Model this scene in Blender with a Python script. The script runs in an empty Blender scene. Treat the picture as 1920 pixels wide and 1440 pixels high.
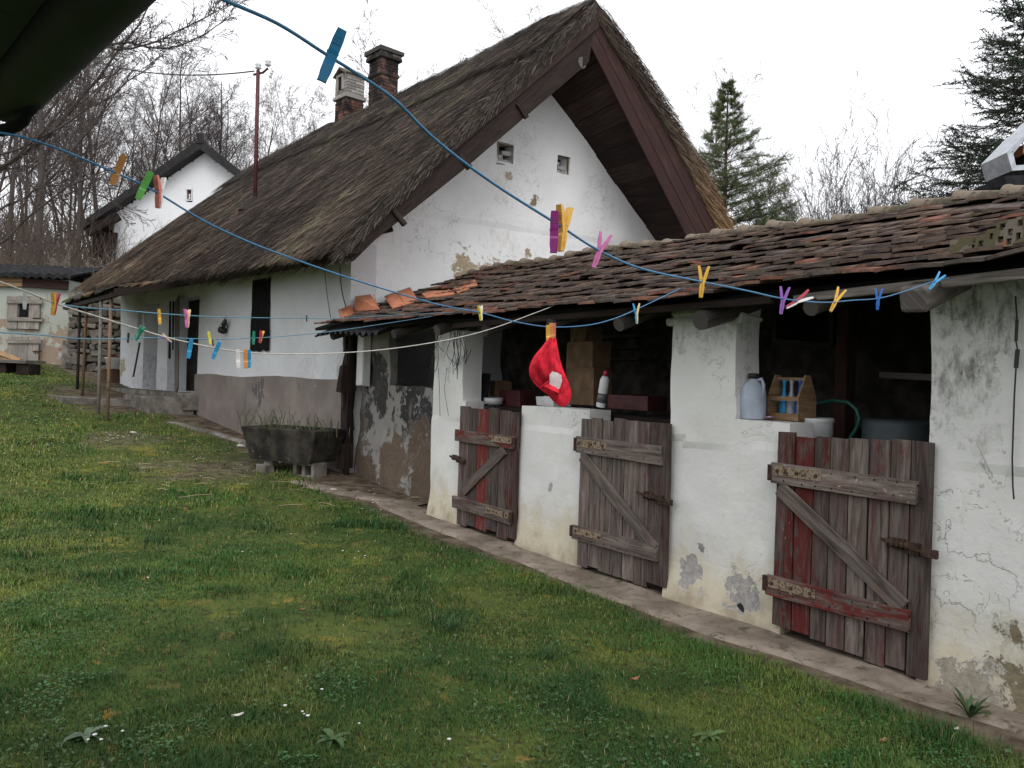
import bpy, bmesh, math, random
import numpy as np
from mathutils import Vector
SC = bpy.context.scene
COL = SC.collection
PI = math.pi
RNG = np.random.default_rng(7)
random.seed(7)

# ------------------------------------------------------------------ camera frame (used to measure the place)
FOC = 1480.0
ROLL = math.radians(1.72)
CR, SR = math.cos(ROLL), math.sin(ROLL)
EYE = 1.6
def ray(px, py):
    u, w = px - 960.0, 720.0 - py
    return np.array([(u*CR - w*SR)/FOC, 1.0, (u*SR + w*CR)/FOC])
def at(px, py, d):
    v = ray(px, py)
    return np.array([v[0]*d, d, EYE + v[2]*d])
S0 = np.array([2.42, 4.46]); DS = np.array([-.5566, .8308]); NS = np.array([.8308, .5566])
C0 = np.array([-2.57, 12.33]); DH = np.array([-.677, .736]); GH = np.array([.845, .535])
def S(s, t, z):                                  # shed frame: along the front, inward, up
    q = S0 + DS*s + NS*t
    return np.array([q[0], q[1], z])
def H(a, b, z):                                  # farmhouse frame: along the front wall, along the gable, up
    q = C0 + DH*a + GH*b
    return np.array([q[0], q[1], z])
def hit(px, py, p0, d):                          # where a sight line meets an upright plane
    v = ray(px, py); n = np.array([-d[1], d[0]])
    k = (p0 @ n)/(v[:2] @ n)
    return at(px, py, k)

# ------------------------------------------------------------------ noise
def _hash(ix, iy, iz, seed):
    h = (ix*374761393 + iy*668265263 + iz*2147483647 + seed*974634777) & 0xFFFFFFFF
    h = ((h ^ (h >> 13))*1274126177) & 0xFFFFFFFF
    h = (h ^ (h >> 16)) & 0xFFFF
    return h/65535.0
def vnoise(p, seed=0):
    p = np.asarray(p, float)
    i = np.floor(p).astype(np.int64); f = p - i; f = f*f*(3 - 2*f)
    r = 0
    for dx in (0, 1):
        for dy in (0, 1):
            for dz in (0, 1):
                w = (f[..., 0] if dx else 1-f[..., 0])*(f[..., 1] if dy else 1-f[..., 1])*(f[..., 2] if dz else 1-f[..., 2])
                r = r + w*_hash(i[..., 0]+dx, i[..., 1]+dy, i[..., 2]+dz, seed)
    return r*2 - 1
def fbm(p, seed=0, oct=3):
    p = np.asarray(p, float); r = 0; a = 1.0
    for k in range(oct):
        r = r + a*vnoise(p*(2.03**k), seed+k); a *= .5
    return r
def fbm2(x, y, sc, seed=0, oct=3):
    x = np.asarray(x, float); y = np.asarray(y, float)
    return fbm(np.stack([x*sc, y*sc, np.zeros_like(x)+.37], -1), seed, oct)
def sstep(a, b, x):
    t = np.clip((np.asarray(x, float)-a)/(b-a), 0, 1); return t*t*(3-2*t)

# ------------------------------------------------------------------ terrain
def ground(x, y):
    x = np.asarray(x, float); y = np.asarray(y, float)
    q = (x-C0[0])*DH[0] + (y-C0[1])*DH[1]
    k = .9
    ramp = .107*np.logaddexp(0, k*(q+1.2))/k
    bank = sstep(17.5, 27, q)*sstep(-1, -9, x)*3.3 + np.clip(q-20, 0, 60)*.10*sstep(8, -12, x)
    ramp = np.where(q > 20, .107*(20+1.2)+(q-20)*.02, ramp)
    bump = .022*fbm2(x, y, .55, 5) + .012*fbm2(x, y, 2.1, 9)
    st = (x-S0[0])*NS[0] + (y-S0[1])*NS[1]
    flat = sstep(-.9, -.45, st)
    side = -.02*sstep(2, 6, -x)*0
    return ramp + bank + bump*(1-.7*flat) - .03 + side
def gz(x, y): return float(ground(np.array([x]), np.array([y]))[0])
def on_ground(px, py):
    v = ray(px, py); lo, hi = 1.0, 60.0
    d = lo
    while d < hi:
        p = at(px, py, d)
        if p[2] < gz(p[0], p[1]): break
        d += .05
    p = at(px, py, d); p[2] = gz(p[0], p[1]); return p

# ------------------------------------------------------------------ mesh builder
WOODS = set()
class MB:
    def __init__(s): s.v = []; s.f = []; s.uv = []; s.c = []
    def add(s, vs, fs, col=(1, 1, 1), uvs=None):
        o = len(s.v); s.v.extend([tuple(map(float, p)) for p in vs])
        for k, f in enumerate(fs):
            s.f.append([o+i for i in f])
            s.uv.append(uvs[k] if uvs else [(0, 0)]*len(f))
            s.c.append(col)
    def obox(s, c, ax, ay, az, col=(1, 1, 1), jit=0.0):  # centre and three half-axis vectors; grain along the longest
        c, ax, ay, az = map(np.asarray, (c, ax, ay, az))
        sg = [(-1,-1,-1),(1,-1,-1),(1,1,-1),(-1,1,-1),(-1,-1,1),(1,-1,1),(1,1,1),(-1,1,1)]
        vs = [c + i*ax + j*ay + k*az for i, j, k in sg]
        if jit: vs = [p + RNG.normal(0, jit, 3) for p in vs]
        fs = [(0,3,2,1),(4,5,6,7),(0,1,5,4),(1,2,6,5),(2,3,7,6),(3,0,4,7)]
        L = [np.linalg.norm(a) for a in (ax, ay, az)]
        m = int(np.argmax(L)); o1, o2 = [i for i in range(3) if i != m]
        ru, rv = random.random()*40, random.random()*40
        uvs = []
        for f in fs:
            uvs.append([(ru + sg[i][m]*L[m], rv + sg[i][o1]*L[o1] + sg[i][o2]*L[o2]) for i in f])
        s.add(vs, fs, col, uvs)
    def beam(s, p0, p1, w, h, up=(0, 0, 1), col=(1, 1, 1), jit=0.0):
        p0, p1 = np.asarray(p0, float), np.asarray(p1, float); d = p1-p0; L = np.linalg.norm(d); d = d/L
        up = np.asarray(up, float); r = np.cross(d, up); r /= np.linalg.norm(r)+1e-9; u = np.cross(r, d)
        s.obox((p0+p1)/2, d*L/2, r*w/2, u*h/2, col, jit)
    def tube(s, pts, rad, n=8, col=(1, 1, 1), cap=True):
        pts = [np.asarray(p, float) for p in pts]
        if not hasattr(rad, '__len__'): rad = [rad]*len(pts)
        ru = random.random()*40; L = 0; vs = []; us = []
        t0 = pts[1]-pts[0]; ref = np.array([0, 0, 1.]) if abs(t0[2]) < .9*np.linalg.norm(t0) else np.array([1., 0, 0])
        for i, p in enumerate(pts):
            t = pts[min(i+1, len(pts)-1)] - pts[max(i-1, 0)]; t = t/(np.linalg.norm(t)+1e-9)
            r = np.cross(t, ref); r /= np.linalg.norm(r)+1e-9; u = np.cross(r, t); ref = u
            if i: L += np.linalg.norm(p-pts[i-1])
            us.append(L)
            for k in range(n):
                a = 2*PI*k/n; vs.append(p + (r*math.cos(a) + u*math.sin(a))*rad[i])
        fs = []; uvs = []
        for i in range(len(pts)-1):
            for k in range(n):
                k2 = (k+1) % n
                fs.append((i*n+k, i*n+k2, (i+1)*n+k2, (i+1)*n+k))
                w = 2*PI*max(rad)/n
                uvs.append([(ru+us[i], k*w), (ru+us[i], (k+1)*w), (ru+us[i+1], (k+1)*w), (ru+us[i+1], k*w)])
        if cap:
            fs.append(tuple(range(n))[::-1]); uvs.append([(ru, 0)]*n)
            b = (len(pts)-1)*n
            fs.append(tuple(b+k for k in range(n))); uvs.append([(ru, 0)]*n)
        s.add(vs, fs, col, uvs)
    def lathe(s, c, prof, n=16, axis=(0, 0, 1), col=(1, 1, 1), sx=1.0):
        c = np.asarray(c, float); z = np.asarray(axis, float); z /= np.linalg.norm(z)
        ref = np.array([1., 0, 0]) if abs(z[0]) < .9 else np.array([0, 1., 0])
        x = np.cross(ref, z); x /= np.linalg.norm(x); y = np.cross(z, x)
        vs = []; fs = []
        for r, h in prof:
            for k in range(n):
                a = 2*PI*k/n; vs.append(c + x*r*math.cos(a)*sx + y*r*math.sin(a) + z*h)
        for i in range(len(prof)-1):
            for k in range(n):
                k2 = (k+1) % n; fs.append((i*n+k, i*n+k2, (i+1)*n+k2, (i+1)*n+k))
        fs.append(tuple(range(n))[::-1]); fs.append(tuple((len(prof)-1)*n+k for k in range(n)))
        s.add(vs, fs, col)
    def prism(s, loop, off, col=(1, 1, 1), uvs=None):      # extrude a 3-D polygon by a vector
        loop = [np.asarray(p, float) for p in loop]; off = np.asarray(off, float); n = len(loop)
        vs = loop + [p+off for p in loop]
        fs = [tuple(range(n))[::-1], tuple(range(n, 2*n))] + [(i, (i+1) % n, n+(i+1) % n, n+i) for i in range(n)]
        d = loop[1]-loop[0]; d /= np.linalg.norm(d); e = loop[-1]-loop[0]; e = e-d*(e@d); e /= np.linalg.norm(e)+1e-9
        ru = random.random()*40
        U = [(ru+(p-loop[0])@d, (p-loop[0])@e) for p in vs]
        s.add(vs, fs, col, [[U[i] for i in f] for f in fs])
    def grid(s, P, col=(1, 1, 1), closed=False, flip=False):
        nu, nv = len(P), len(P[0]); vs = [p for row in P for p in row]; fs = []
        for i in range(nu-1):
            for j in range(nv-1):
                f = (i*nv+j, (i+1)*nv+j, (i+1)*nv+j+1, i*nv+j+1); fs.append(f[::-1] if flip else f)
        s.add(vs, fs, col)

def mesh_from(name, v, f, uv=None, c=None, smooth=False, normals=True):
    me = bpy.data.meshes.new(name); me.from_pydata(v, [], f)
    if uv is not None:
        l = me.uv_layers.new(name='UVMap')
        l.data.foreach_set('uv', [x for face in uv for p in face for x in p])
    if c is not None:
        at_ = me.attributes.new('col', 'FLOAT_COLOR', 'FACE')
        at_.data.foreach_set('color', [x for k in c for x in (k[0], k[1], k[2], 1)])
    if normals:
        bm = bmesh.new(); bm.from_mesh(me); bmesh.ops.recalc_face_normals(bm, faces=bm.faces[:]); bm.to_mesh(me); bm.free()
    if smooth: me.shade_smooth()
    me.update(); return me
def np_mesh(name, V, T=None, Q=None, c=None):            # large meshes straight from arrays
    me = bpy.data.meshes.new(name)
    parts = []; sizes = []
    if Q is not None and len(Q): parts.append(np.asarray(Q, np.int32).ravel()); sizes.append(np.full(len(Q), 4, np.int32))
    if T is not None and len(T): parts.append(np.asarray(T, np.int32).ravel()); sizes.append(np.full(len(T), 3, np.int32))
    li = np.concatenate(parts); sz = np.concatenate(sizes)
    me.vertices.add(len(V)); me.vertices.foreach_set('co', np.asarray(V, np.float32).ravel())
    me.loops.add(len(li)); me.loops.foreach_set('vertex_index', li)
    me.polygons.add(len(sz)); st = np.zeros(len(sz), np.int32); st[1:] = np.cumsum(sz)[:-1]
    me.polygons.foreach_set('loop_start', st); me.polygons.foreach_set('loop_total', sz)
    if c is not None:
        a = me.attributes.new('col', 'FLOAT_COLOR', 'FACE')
        cc = np.ones((len(sz), 4), np.float32); cc[:, :3] = c; a.data.foreach_set('color', cc.ravel())
    me.update(calc_edges=True); me.validate(); return me

def world_loc(o):
    p = np.zeros(3)
    while o is not None: p = p + np.array(o.location); o = o.parent
    return p
def link(name, me, mat, parent=None, base=None):
    me.materials.clear()
    for m in (mat if isinstance(mat, (list, tuple)) else [mat]): me.materials.append(m)
    o = bpy.data.objects.new(name, me); COL.objects.link(o)
    off = world_loc(parent) if parent is not None else (np.asarray(base, float) if base is not None else np.zeros(3))
    if np.any(off):
        n = len(me.vertices); co = np.empty(n*3, np.float32); me.vertices.foreach_get('co', co)
        co = co.reshape(-1, 3) - off.astype(np.float32); me.vertices.foreach_set('co', co.ravel()); me.update()
    if parent is not None: o.parent = parent
    elif base is not None: o.location = Vector(base)
    return o
def obj(name, mb, mat, parent=None, base=None, smooth=False, bevel=0.0, sub=0):
    if mat is not None and mat.name in WOODS: mb.c = [(0, .75, 0) if tuple(k) == (1, 1, 1) else k for k in mb.c]
    o = link(name, mesh_from(name, mb.v, mb.f, mb.uv, mb.c, smooth), mat, parent, base)
    if bevel:
        b = o.modifiers.new('bevel', 'BEVEL'); b.width = bevel; b.segments = 2; b.limit_method = 'ANGLE'; b.angle_limit = .7
    if sub:
        b = o.modifiers.new('sub', 'SUBSURF'); b.levels = sub; b.render_levels = sub
    return o
def tag(o, label=None, cat=None, group=None, kind=None):
    if label: o['label'] = label
    if cat: o['category'] = cat
    if group: o['group'] = group
    if kind: o['kind'] = kind
    return o
def thing(name, loc, label, cat, group=None):
    o = bpy.data.objects.new(name, None); COL.objects.link(o); o.location = Vector([float(x) for x in loc]); o.empty_display_size = .1
    return tag(o, label, cat, group)
def dup(root, loc, label=None, group=None, rz=None, sc=None):
    r = root.copy(); COL.objects.link(r); r.location = Vector([float(x) for x in loc])
    if rz is not None: r.rotation_euler = (0, 0, rz)
    if sc is not None: r.scale = sc if hasattr(sc, '__len__') else (sc, sc, sc)
    if label: r['label'] = label
    if group: r['group'] = group
    for ch in list(root.children):
        c = ch.copy(); COL.objects.link(c); c.parent = r
        for g in ch.children:
            d = g.copy(); COL.objects.link(d); d.parent = c
    return r

# wall sheet: cells kept by a mask, lumpy faces, real thickness
def wall(us, zs, keep, P, thick, amp=.012, seed=1, fr=1.6, back=True):
    us = np.asarray(us, float); zs = np.asarray(zs, float); nu, nz = len(us), len(zs)
    uc = (us[1:]+us[:-1])/2; zc = (zs[1:]+zs[:-1])/2
    K = np.array([[bool(keep(u, z)) for z in zc] for u in uc])
    U, Z = np.meshgrid(us, zs, indexing='ij')
    d = amp*fbm(np.stack([U*fr, Z*fr, np.zeros_like(U)+seed], -1), seed, 3)
    e = amp*.6*fbm(np.stack([U*fr*2, Z*fr*2, np.zeros_like(U)+seed+5], -1), seed+3, 2)
    f2 = amp*.6*fbm(np.stack([U*fr*2, Z*fr*2, np.zeros_like(U)+seed+9], -1), seed+7, 2)
    v = []; idx = {}
    def vid(i, j, k):
        key = (i, j, k)
        if key not in idx:
            idx[key] = len(v)
            v.append(tuple(P(us[i]+e[i, j], zs[j]+f2[i, j], (d[i, j] if k == 0 else thick+d[i, j]*.3))))
        return idx[key]
    f = []
    for i in range(nu-1):
        for j in range(nz-1):
            if not K[i, j]: continue
            f.append([vid(i, j, 0), vid(i+1, j, 0), vid(i+1, j+1, 0), vid(i, j+1, 0)])
            if back: f.append([vid(i, j, 1), vid(i, j+1, 1), vid(i+1, j+1, 1), vid(i+1, j, 1)])
            for (di, dj, a, b) in ((-1, 0, (i, j+1), (i, j)), (1, 0, (i+1, j), (i+1, j+1)), (0, -1, (i, j), (i+1, j)), (0, 1, (i+1, j+1), (i, j+1))):
                ii, jj = i+di, j+dj
                if 0 <= ii < nu-1 and 0 <= jj < nz-1 and K[ii, jj]: continue
                f.append([vid(*b, 0), vid(*a, 0), vid(*a, 1), vid(*b, 1)])
    m = MB(); m.v = v; m.f = f; m.uv = [[(0, 0)]*4]*len(f); m.c = [(1, 1, 1)]*len(f); return m
def lines(lo, hi, step, extra=()):
    xs = list(np.arange(lo, hi, step)) + [hi]
    for e in extra: xs = [x for x in xs if abs(x-e) > step*.45] + [e]
    return sorted(xs)
# ------------------------------------------------------------------ materials
class NT:
    def __init__(s, name):
        s.m = bpy.data.materials.new(name); s.m.use_nodes = True; s.t = s.m.node_tree; s.t.nodes.clear()
        s.out = s.t.nodes.new('ShaderNodeOutputMaterial'); s._obj = None
    def n(s, typ, props=None, **ins):
        nd = s.t.nodes.new('ShaderNode'+typ)
        for k, v in (props or {}).items(): setattr(nd, k, v)
        for k, v in ins.items():
            key = int(k[1:]) if k[0] == 'i' and k[1:].isdigit() else k.replace('_', ' ')
            s.put(nd.inputs[key], v)
        return nd
    def put(s, sock, v):
        if isinstance(v, bpy.types.NodeSocket): s.t.links.new(v, sock)
        elif hasattr(v, '__len__') and len(v) == 3 and sock.type == 'RGBA': sock.default_value = (*v, 1)
        else: sock.default_value = v
    @property
    def obj(s):
        if s._obj is None: s._obj = s.n('TexCoord').outputs['Object']
        return s._obj
    def uv(s): return s.n('TexCoord').outputs['UV']
    def pos(s): return s.n('NewGeometry').outputs['Position']
    def map(s, v, scale=(1, 1, 1), loc=(0, 0, 0)): return s.n('Mapping', Vector=v, Scale=scale, Location=loc).outputs[0]
    def noise(s, v, scale=5, detail=4, rough=.55, dist=0.0):
        return s.n('TexNoise', Vector=v, Scale=scale, Detail=detail, Roughness=rough, Distortion=dist).outputs[0]
    def vor(s, v, scale=5, feat='F1', out=0, rnd=1.0): return s.n('TexVoronoi', {'feature': feat}, Vector=v, Scale=scale, Randomness=rnd).outputs[out]
    def math(s, op, a, b=0.0, clamp=False):
        nd = s.n('Math', {'operation': op, 'use_clamp': clamp}); s.put(nd.inputs[0], a); s.put(nd.inputs[1], b); return nd.outputs[0]
    def ramp(s, x, a, b, ya=0.0, yb=1.0):
        nd = s.n('MapRange', {'interpolation_type': 'SMOOTHSTEP'}); s.put(nd.inputs[0], x)
        for i, v in enumerate((a, b, ya, yb)): s.put(nd.inputs[i+1], v)
        return nd.outputs[0]
    def mix(s, f, a, b, mode='MIX'):
        nd = s.n('Mix', {'data_type': 'RGBA', 'blend_type': mode}); s.put(nd.inputs[0], f); s.put(nd.inputs[6], a); s.put(nd.inputs[7], b); return nd.outputs[2]
    def col(s): return s.n('Attribute', {'attribute_name': 'col'}).outputs['Color']
    def sep(s, c): return s.n('SeparateColor', Color=c).outputs
    def xyz(s, v): return s.n('SeparateXYZ', Vector=v).outputs
    def blob(s, v, c, r, nz, amt=.5):                        # rough-edged patch around a point
        d = s.n('VectorMath', {'operation': 'DISTANCE'}); s.put(d.inputs[0], v); s.put(d.inputs[1], tuple(float(x) for x in c))
        k = s.math('ADD', d.outputs['Value'], s.math('MULTIPLY', s.math('SUBTRACT', nz, .5), amt*r*9))
        return s.ramp(k, r*1.03, r*.90)
    def bump(s, h, strength=.4, dist=.02, nrm=None):
        nd = s.n('Bump', Height=h, Strength=strength, Distance=dist)
        if nrm is not None: s.put(nd.inputs['Normal'], nrm)
        return nd.outputs[0]
    def done(s, base, rough=.85, bump=None, metal=0.0, spec=.3, **kw):
        b = s.n('BsdfPrincipled', Roughness=rough, Metallic=metal); s.put(b.inputs['Base Color'], base); b.inputs['Specular IOR Level'].default_value = spec
        for k, v in kw.items(): s.put(b.inputs[k.replace('_', ' ')], v)
        if bump is not None: s.put(b.inputs['Normal'], bump)
        s.t.links.new(b.outputs[0], s.out.inputs[0]); return s.m

def plain(name, c, rough=.6, metal=0.0, var=.12, sc=14, bs=.15, spec=.4, usecol=False):
    t = NT(name); v = t.obj; nz = t.noise(v, sc, 4)
    base = t.mix(t.ramp(nz, .35, .7), tuple(x*(1-var) for x in c), tuple(min(1, x*(1+var)) for x in c))
    if usecol: base = t.mix(1.0, base, t.col(), 'MULTIPLY')
    return t.done(base, rough, t.bump(t.noise(v, sc*3, 3), bs, .004), metal, spec)

def plaster(name, white=(.66, .68, .70), stain_low=True, base_z=0.0, patches=(), mould=(), streaks=(), crack=1.0, mottle=.12, origin=(0, 0, 0)):
    """patches: (world point, radius, colour, raggedness)"""
    t = NT(name); v = t.obj; P = t.pos(); z = t.xyz(P)[2]
    big = t.noise(v, 1.1, 3); med = t.noise(v, 4.5, 5, .6); fine = t.noise(v, 26, 5, .65)
    c = t.mix(t.ramp(big, .35, .68), tuple(x*(1-mottle) for x in white), white)
    c = t.mix(t.math('MULTIPLY', t.ramp(med, .55, .75), .35), c, tuple(x*.8 for x in white))
    dirt = t.noise(t.map(v, (3.2, 3.2, .7)), 3.2, 5, .7)
    c = t.mix(t.math('MULTIPLY', t.ramp(dirt, .58, .8), .45), c, (.40, .38, .33))
    # whitewash flaking off in rims
    k = t.math('ABSOLUTE', t.math('SUBTRACT', t.noise(v, 3.3, 6, .62, .4), .5))
    zone = t.ramp(t.noise(v, .9, 2), .47, .62)
    line = t.math('MULTIPLY', t.ramp(k, .008, .001), zone)
    c = t.mix(t.math('MULTIPLY', line, .55*crack), c, (.16, .15, .14))
    if stain_low:
        h = t.math('ADD', z, t.math('MULTIPLY', t.math('SUBTRACT', med, .5), .9))
        c = t.mix(t.math('MULTIPLY', t.ramp(h, base_z+.62, base_z+.10), .8), c, (.50, .44, .30))
        c = t.mix(t.math('MULTIPLY', t.ramp(h, base_z+.18, base_z-.12), .8), c, (.30, .25, .18))
    for (p, r, colr, am) in mould:
        s_ = t.noise(t.map(v, (6, 6, 2.5)), 3, 6, .75)
        m = t.math('MULTIPLY', t.blob(P, p, r, t.noise(v, 3, 5, .7), am), t.ramp(s_, .38, .78, 0, .72))
        c = t.mix(m, c, colr)
    pm = None
    for (p, r, colr, am) in patches:
        nz = t.noise(v, 4.6, 9, .70, .3)
        m = t.blob(P, p, r, nz, am); ring = t.blob(P, p, r*1.13, nz, am)
        c = t.mix(t.math('MULTIPLY', ring, .8), c, tuple(.45*x+.55*y*.80 for x, y in zip(colr, white)))
        vc = t.mix(t.ramp(fine, .3, .7), tuple(x*.75 for x in colr), tuple(x*1.15 for x in colr))
        c = t.mix(m, c, vc)
        pm = m if pm is None else t.math('MAXIMUM', pm, m)
    hgt = t.math('ADD', t.math('MULTIPLY', med, 1.0), t.math('MULTIPLY', fine, .28))
    flake = t.ramp(t.noise(v, 3.3, 6, .62, .4), .49, .51)
    hgt = t.math('ADD', hgt, t.math('MULTIPLY', t.math('MULTIPLY', flake, zone), .35))
    if pm is not None: hgt = t.math('ADD', t.math('SUBTRACT', hgt, t.math('MULTIPLY', pm, .9)), t.math('MULTIPLY', t.math('MULTIPLY', pm, fine), .5))
    return t.done(c, .92, t.bump(hgt, .55, .022), spec=.15)

def wood(name, dark=(.055, .045, .042), light=(.20, .175, .165), red=None, sc=1.0, usecol=True):
    """weathered boards; the face colour carries (red paint amount, tone, pale paint amount)"""
    WOODS.add(name); t = NT(name); u = t.uv()
    g = t.noise(t.map(u, (2.6*sc, 34*sc, 1)), 1.0, 8, .70, .6); g2 = t.noise(t.map(u, (5*sc, 130*sc, 1)), 1.0, 3, .6)
    big = t.noise(t.map(u, (1.2, 5, 1)), 1.3, 3)
    c = t.mix(t.ramp(g, .28, .76), dark, light)
    c = t.mix(t.math('MULTIPLY', t.ramp(g2, .5, .72), .5), c, tuple(x*.6 for x in dark))
    c = t.mix(t.math('MULTIPLY', t.ramp(big, .5, .75), .4), c, tuple(x*1.4 for x in light))
    if usecol:
        r, tone, pale = t.sep(t.col())[:3]
        wear = t.noise(t.map(u, (1.7, 9, 1)), 1.6, 8, .74, .5)
        if red:
            rb = t.noise(t.map(u, (1.5, 7, 1)), 1.4, 5, .7)
            c = t.mix(t.math('MULTIPLY', t.ramp(t.math('ADD', rb, t.math('MULTIPLY', r, .25)), .52, .68), .48), c, (.095, .040, .037))
            m = t.math('MULTIPLY', t.ramp(t.math('ADD', wear, t.math('MULTIPLY', r, .27)), .665, .72), .88)
            rc = t.mix(t.ramp(g, .3, .7), tuple(x*.55 for x in red), red)
            c = t.mix(m, c, rc)
        m2 = t.ramp(t.math('ADD', t.noise(t.map(u, (9, 14, 1)), 2.0, 6, .75), t.math('MULTIPLY', pale, .5)), .74, .82)
        c = t.mix(m2, c, (.46, .40, .31))
        tc = t.n('CombineColor', Red=tone, Green=tone, Blue=tone).outputs[0]
        c = t.mix(1.0, c, tc, 'MULTIPLY')
    h = t.math('ADD', g, t.math('MULTIPLY', g2, .5))
    return t.done(c, .85, t.bump(h, .5, .006), spec=.2)

def tinted(name, rough=.9, sc=30, bs=.4, dist=.006, dirt=None, dsc=6, spec=.15, translucent=0.0):
    """colour carried by the faces themselves (a tile, a straw, a leaf each has its own)"""
    t = NT(name); v = t.obj; c = t.col()
    c = t.mix(1.0, c, t.mix(t.noise(v, sc, 3), (.72, .72, .72), (1.22, 1.22, 1.22)), 'MULTIPLY')
    if dirt:
        for (dc, lo, hi, s_) in dirt:
            c = t.mix(t.ramp(t.noise(v, s_, 6, .7), lo, hi), c, dc)
    kw = {}
    if translucent: kw = {'Subsurface_Weight': 0.0}
    return t.done(c, rough, t.bump(t.noise(v, sc*1.5, 4), bs, dist), spec=spec, **kw)

M = {}
WP = lambda s, t, z: S(s, t, z)
M['shed_plaster'] = plaster('limewashed_shed_plaster', (.70, .695, .675), True, 0.0,
    patches=[(S(1.80, -.01, .22), .10, (.33, .315, .30), .8), (S(1.33, -.01, .20), .115, (.33, .315, .30), .8), (S(1.72, -.01, .42), .045, (.26, .25, .25), .6),
             (S(3.65, -.01, .62), .05, (.36, .36, .38), .7), (S(-.65, 0, .05), .30, (.20, .17, .11), .6), (S(-.2, 0, -.02), .16, (.30, .27, .22), .6)],
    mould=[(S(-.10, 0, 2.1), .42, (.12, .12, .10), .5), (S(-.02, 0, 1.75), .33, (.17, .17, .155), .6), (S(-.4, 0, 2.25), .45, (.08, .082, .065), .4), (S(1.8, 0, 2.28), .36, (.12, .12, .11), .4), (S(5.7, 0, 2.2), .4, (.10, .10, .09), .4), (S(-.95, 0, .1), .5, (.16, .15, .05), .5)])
BQ = lambda x, y: hit(x, y, S0+NS*.45, DS)
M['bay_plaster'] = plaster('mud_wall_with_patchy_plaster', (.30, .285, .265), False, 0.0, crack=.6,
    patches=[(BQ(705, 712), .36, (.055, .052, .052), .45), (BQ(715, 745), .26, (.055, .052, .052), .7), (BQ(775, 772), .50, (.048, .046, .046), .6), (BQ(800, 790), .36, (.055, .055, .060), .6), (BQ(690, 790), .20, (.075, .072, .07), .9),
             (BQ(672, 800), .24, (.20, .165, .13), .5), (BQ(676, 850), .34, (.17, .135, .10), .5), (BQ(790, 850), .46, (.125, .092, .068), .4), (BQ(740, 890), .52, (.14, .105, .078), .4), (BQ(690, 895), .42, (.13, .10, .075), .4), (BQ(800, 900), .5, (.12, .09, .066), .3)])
M['gable_plaster'] = plaster('limewashed_house_plaster', (.77, .775, .78), False, crack=1.0, mottle=.08,
    patches=[(H(0, 2.05, 3.58), .20, (.38, .31, .21), .8), (H(0, 2.6, 3.62), .18, (.46, .40, .31), .9), (H(0, 3.42, 4.86), .075, (.25, .19, .13), .7), (H(0, 3.3, 3.95), .06, (.34, .28, .2), .8), (H(0, 2.85, 5.25), .05, (.42, .37, .28), .8)],
    mould=[(H(0, 2.8, 5.1), .28, (.46, .43, .36), .8), (H(0, 2.75, 4.2), .25, (.46, .43, .38), 1.0), (H(0, .1, 3.2), .30, (.30, .30, .30), .5), (H(0, 3.2, 6.7), .3, (.46, .44, .42), .8)])
M['front_plaster'] = plaster('limewashed_front_plaster', (.62, .63, .65), False, crack=.5, mottle=.1,
    patches=[(H(11.2, 0, 1.7), .2, (.36, .33, .22), .8)], mould=[(H(9.6, 0, 1.2), .75, (.15, .125, .11), .3), (H(8.25, 0, 1.2), .5, (.18, .15, .13), .3), (H(9.9, 0, 3.3), .5, (.25, .24, .23), .5), (H(7.9, 0, 3.5), .7, (.28, .27, .26), .6), (H(1.2, 0, 1.7), .4, (.40, .40, .38), .6), (H(0, 0, 1.9), .35, (.14, .12, .11), .5)])
t = NT('pink_grey_render_plinth'); v = t.obj
c = t.mix(t.ramp(t.noise(v, 1.6, 4), .35, .7), (.170, .145, .132), (.240, .208, .190))
c = t.mix(t.ramp(t.noise(t.map(v, (5, 5, .8)), 2, 6, .7), .62, .74), c, (.09, .085, .085))
c = t.mix(t.ramp(t.noise(t.map(v, (2, 2, 2)), 2.6, 5, .7), .66, .72), c, (.34, .30, .29))
c = t.mix(t.math('MULTIPLY', t.blob(t.pos(), H(3.0, -.05, 1.35), .16, t.noise(t.map(v, (2, 2, .7)), 5, 5, .7), 1.2), .8), c, (.07, .07, .075))
M['plinth'] = t.done(c, .9, t.bump(t.noise(v, 22, 5, .7), .5, .012), spec=.15)
M['door_wood'] = wood('weathered_door_boards', (.040, .031, .028), (.205, .170, .150), red=(.155, .022, .019))
M['dark_wood'] = wood('dark_stained_boards', (.016, .011, .010), (.055, .036, .030))
M['maroon_wood'] = wood('maroon_stained_boards', (.022, .011, .010), (.050, .026, .023))
M['grey_wood'] = wood('grey_unpainted_wood', (.075, .065, .058), (.24, .215, .195))
M['tan_wood'] = wood('fresh_tan_wood', (.20, .115, .06), (.42, .28, .16))
M['rust'] = plain('rusty_iron', (.050, .028, .020), .8, .3, .5, 30, .5)
M['cream_iron'] = tinted('cream_painted_rusting_plate', .7, 40, .4, .003, dirt=[((.10, .05, .03), .50, .58, 55), ((.05, .03, .022), .54, .62, 18)])
M['tile'] = tinted('clay_roof_tiles', .9, 18, .5, .008, dirt=[((.042, .032, .029), .46, .64, 5), ((.060, .058, .024), .62, .70, 3.4), ((.15, .125, .10), .62, .72, 20)])
M['loose_tile'] = plain('clean_orange_tile', (.40, .155, .085), .85, 0, .18, 9, .3, .2)
M['ridge_tile'] = tinted('lichened_ridge_tiles', .92, 14, .6, .012, dirt=[((.075, .065, .045), .44, .60, 6), ((.05, .045, .04), .55, .64, 26), ((.11, .115, .05), .62, .7, 4)])
M['thatch'] = tinted('old_reed_thatch', .95, 60, .8, .02, dirt=[((.022, .019, .020), .44, .62, 3)])
M['straw'] = tinted('loose_straw', .85, 20, .2, .003)
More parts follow.
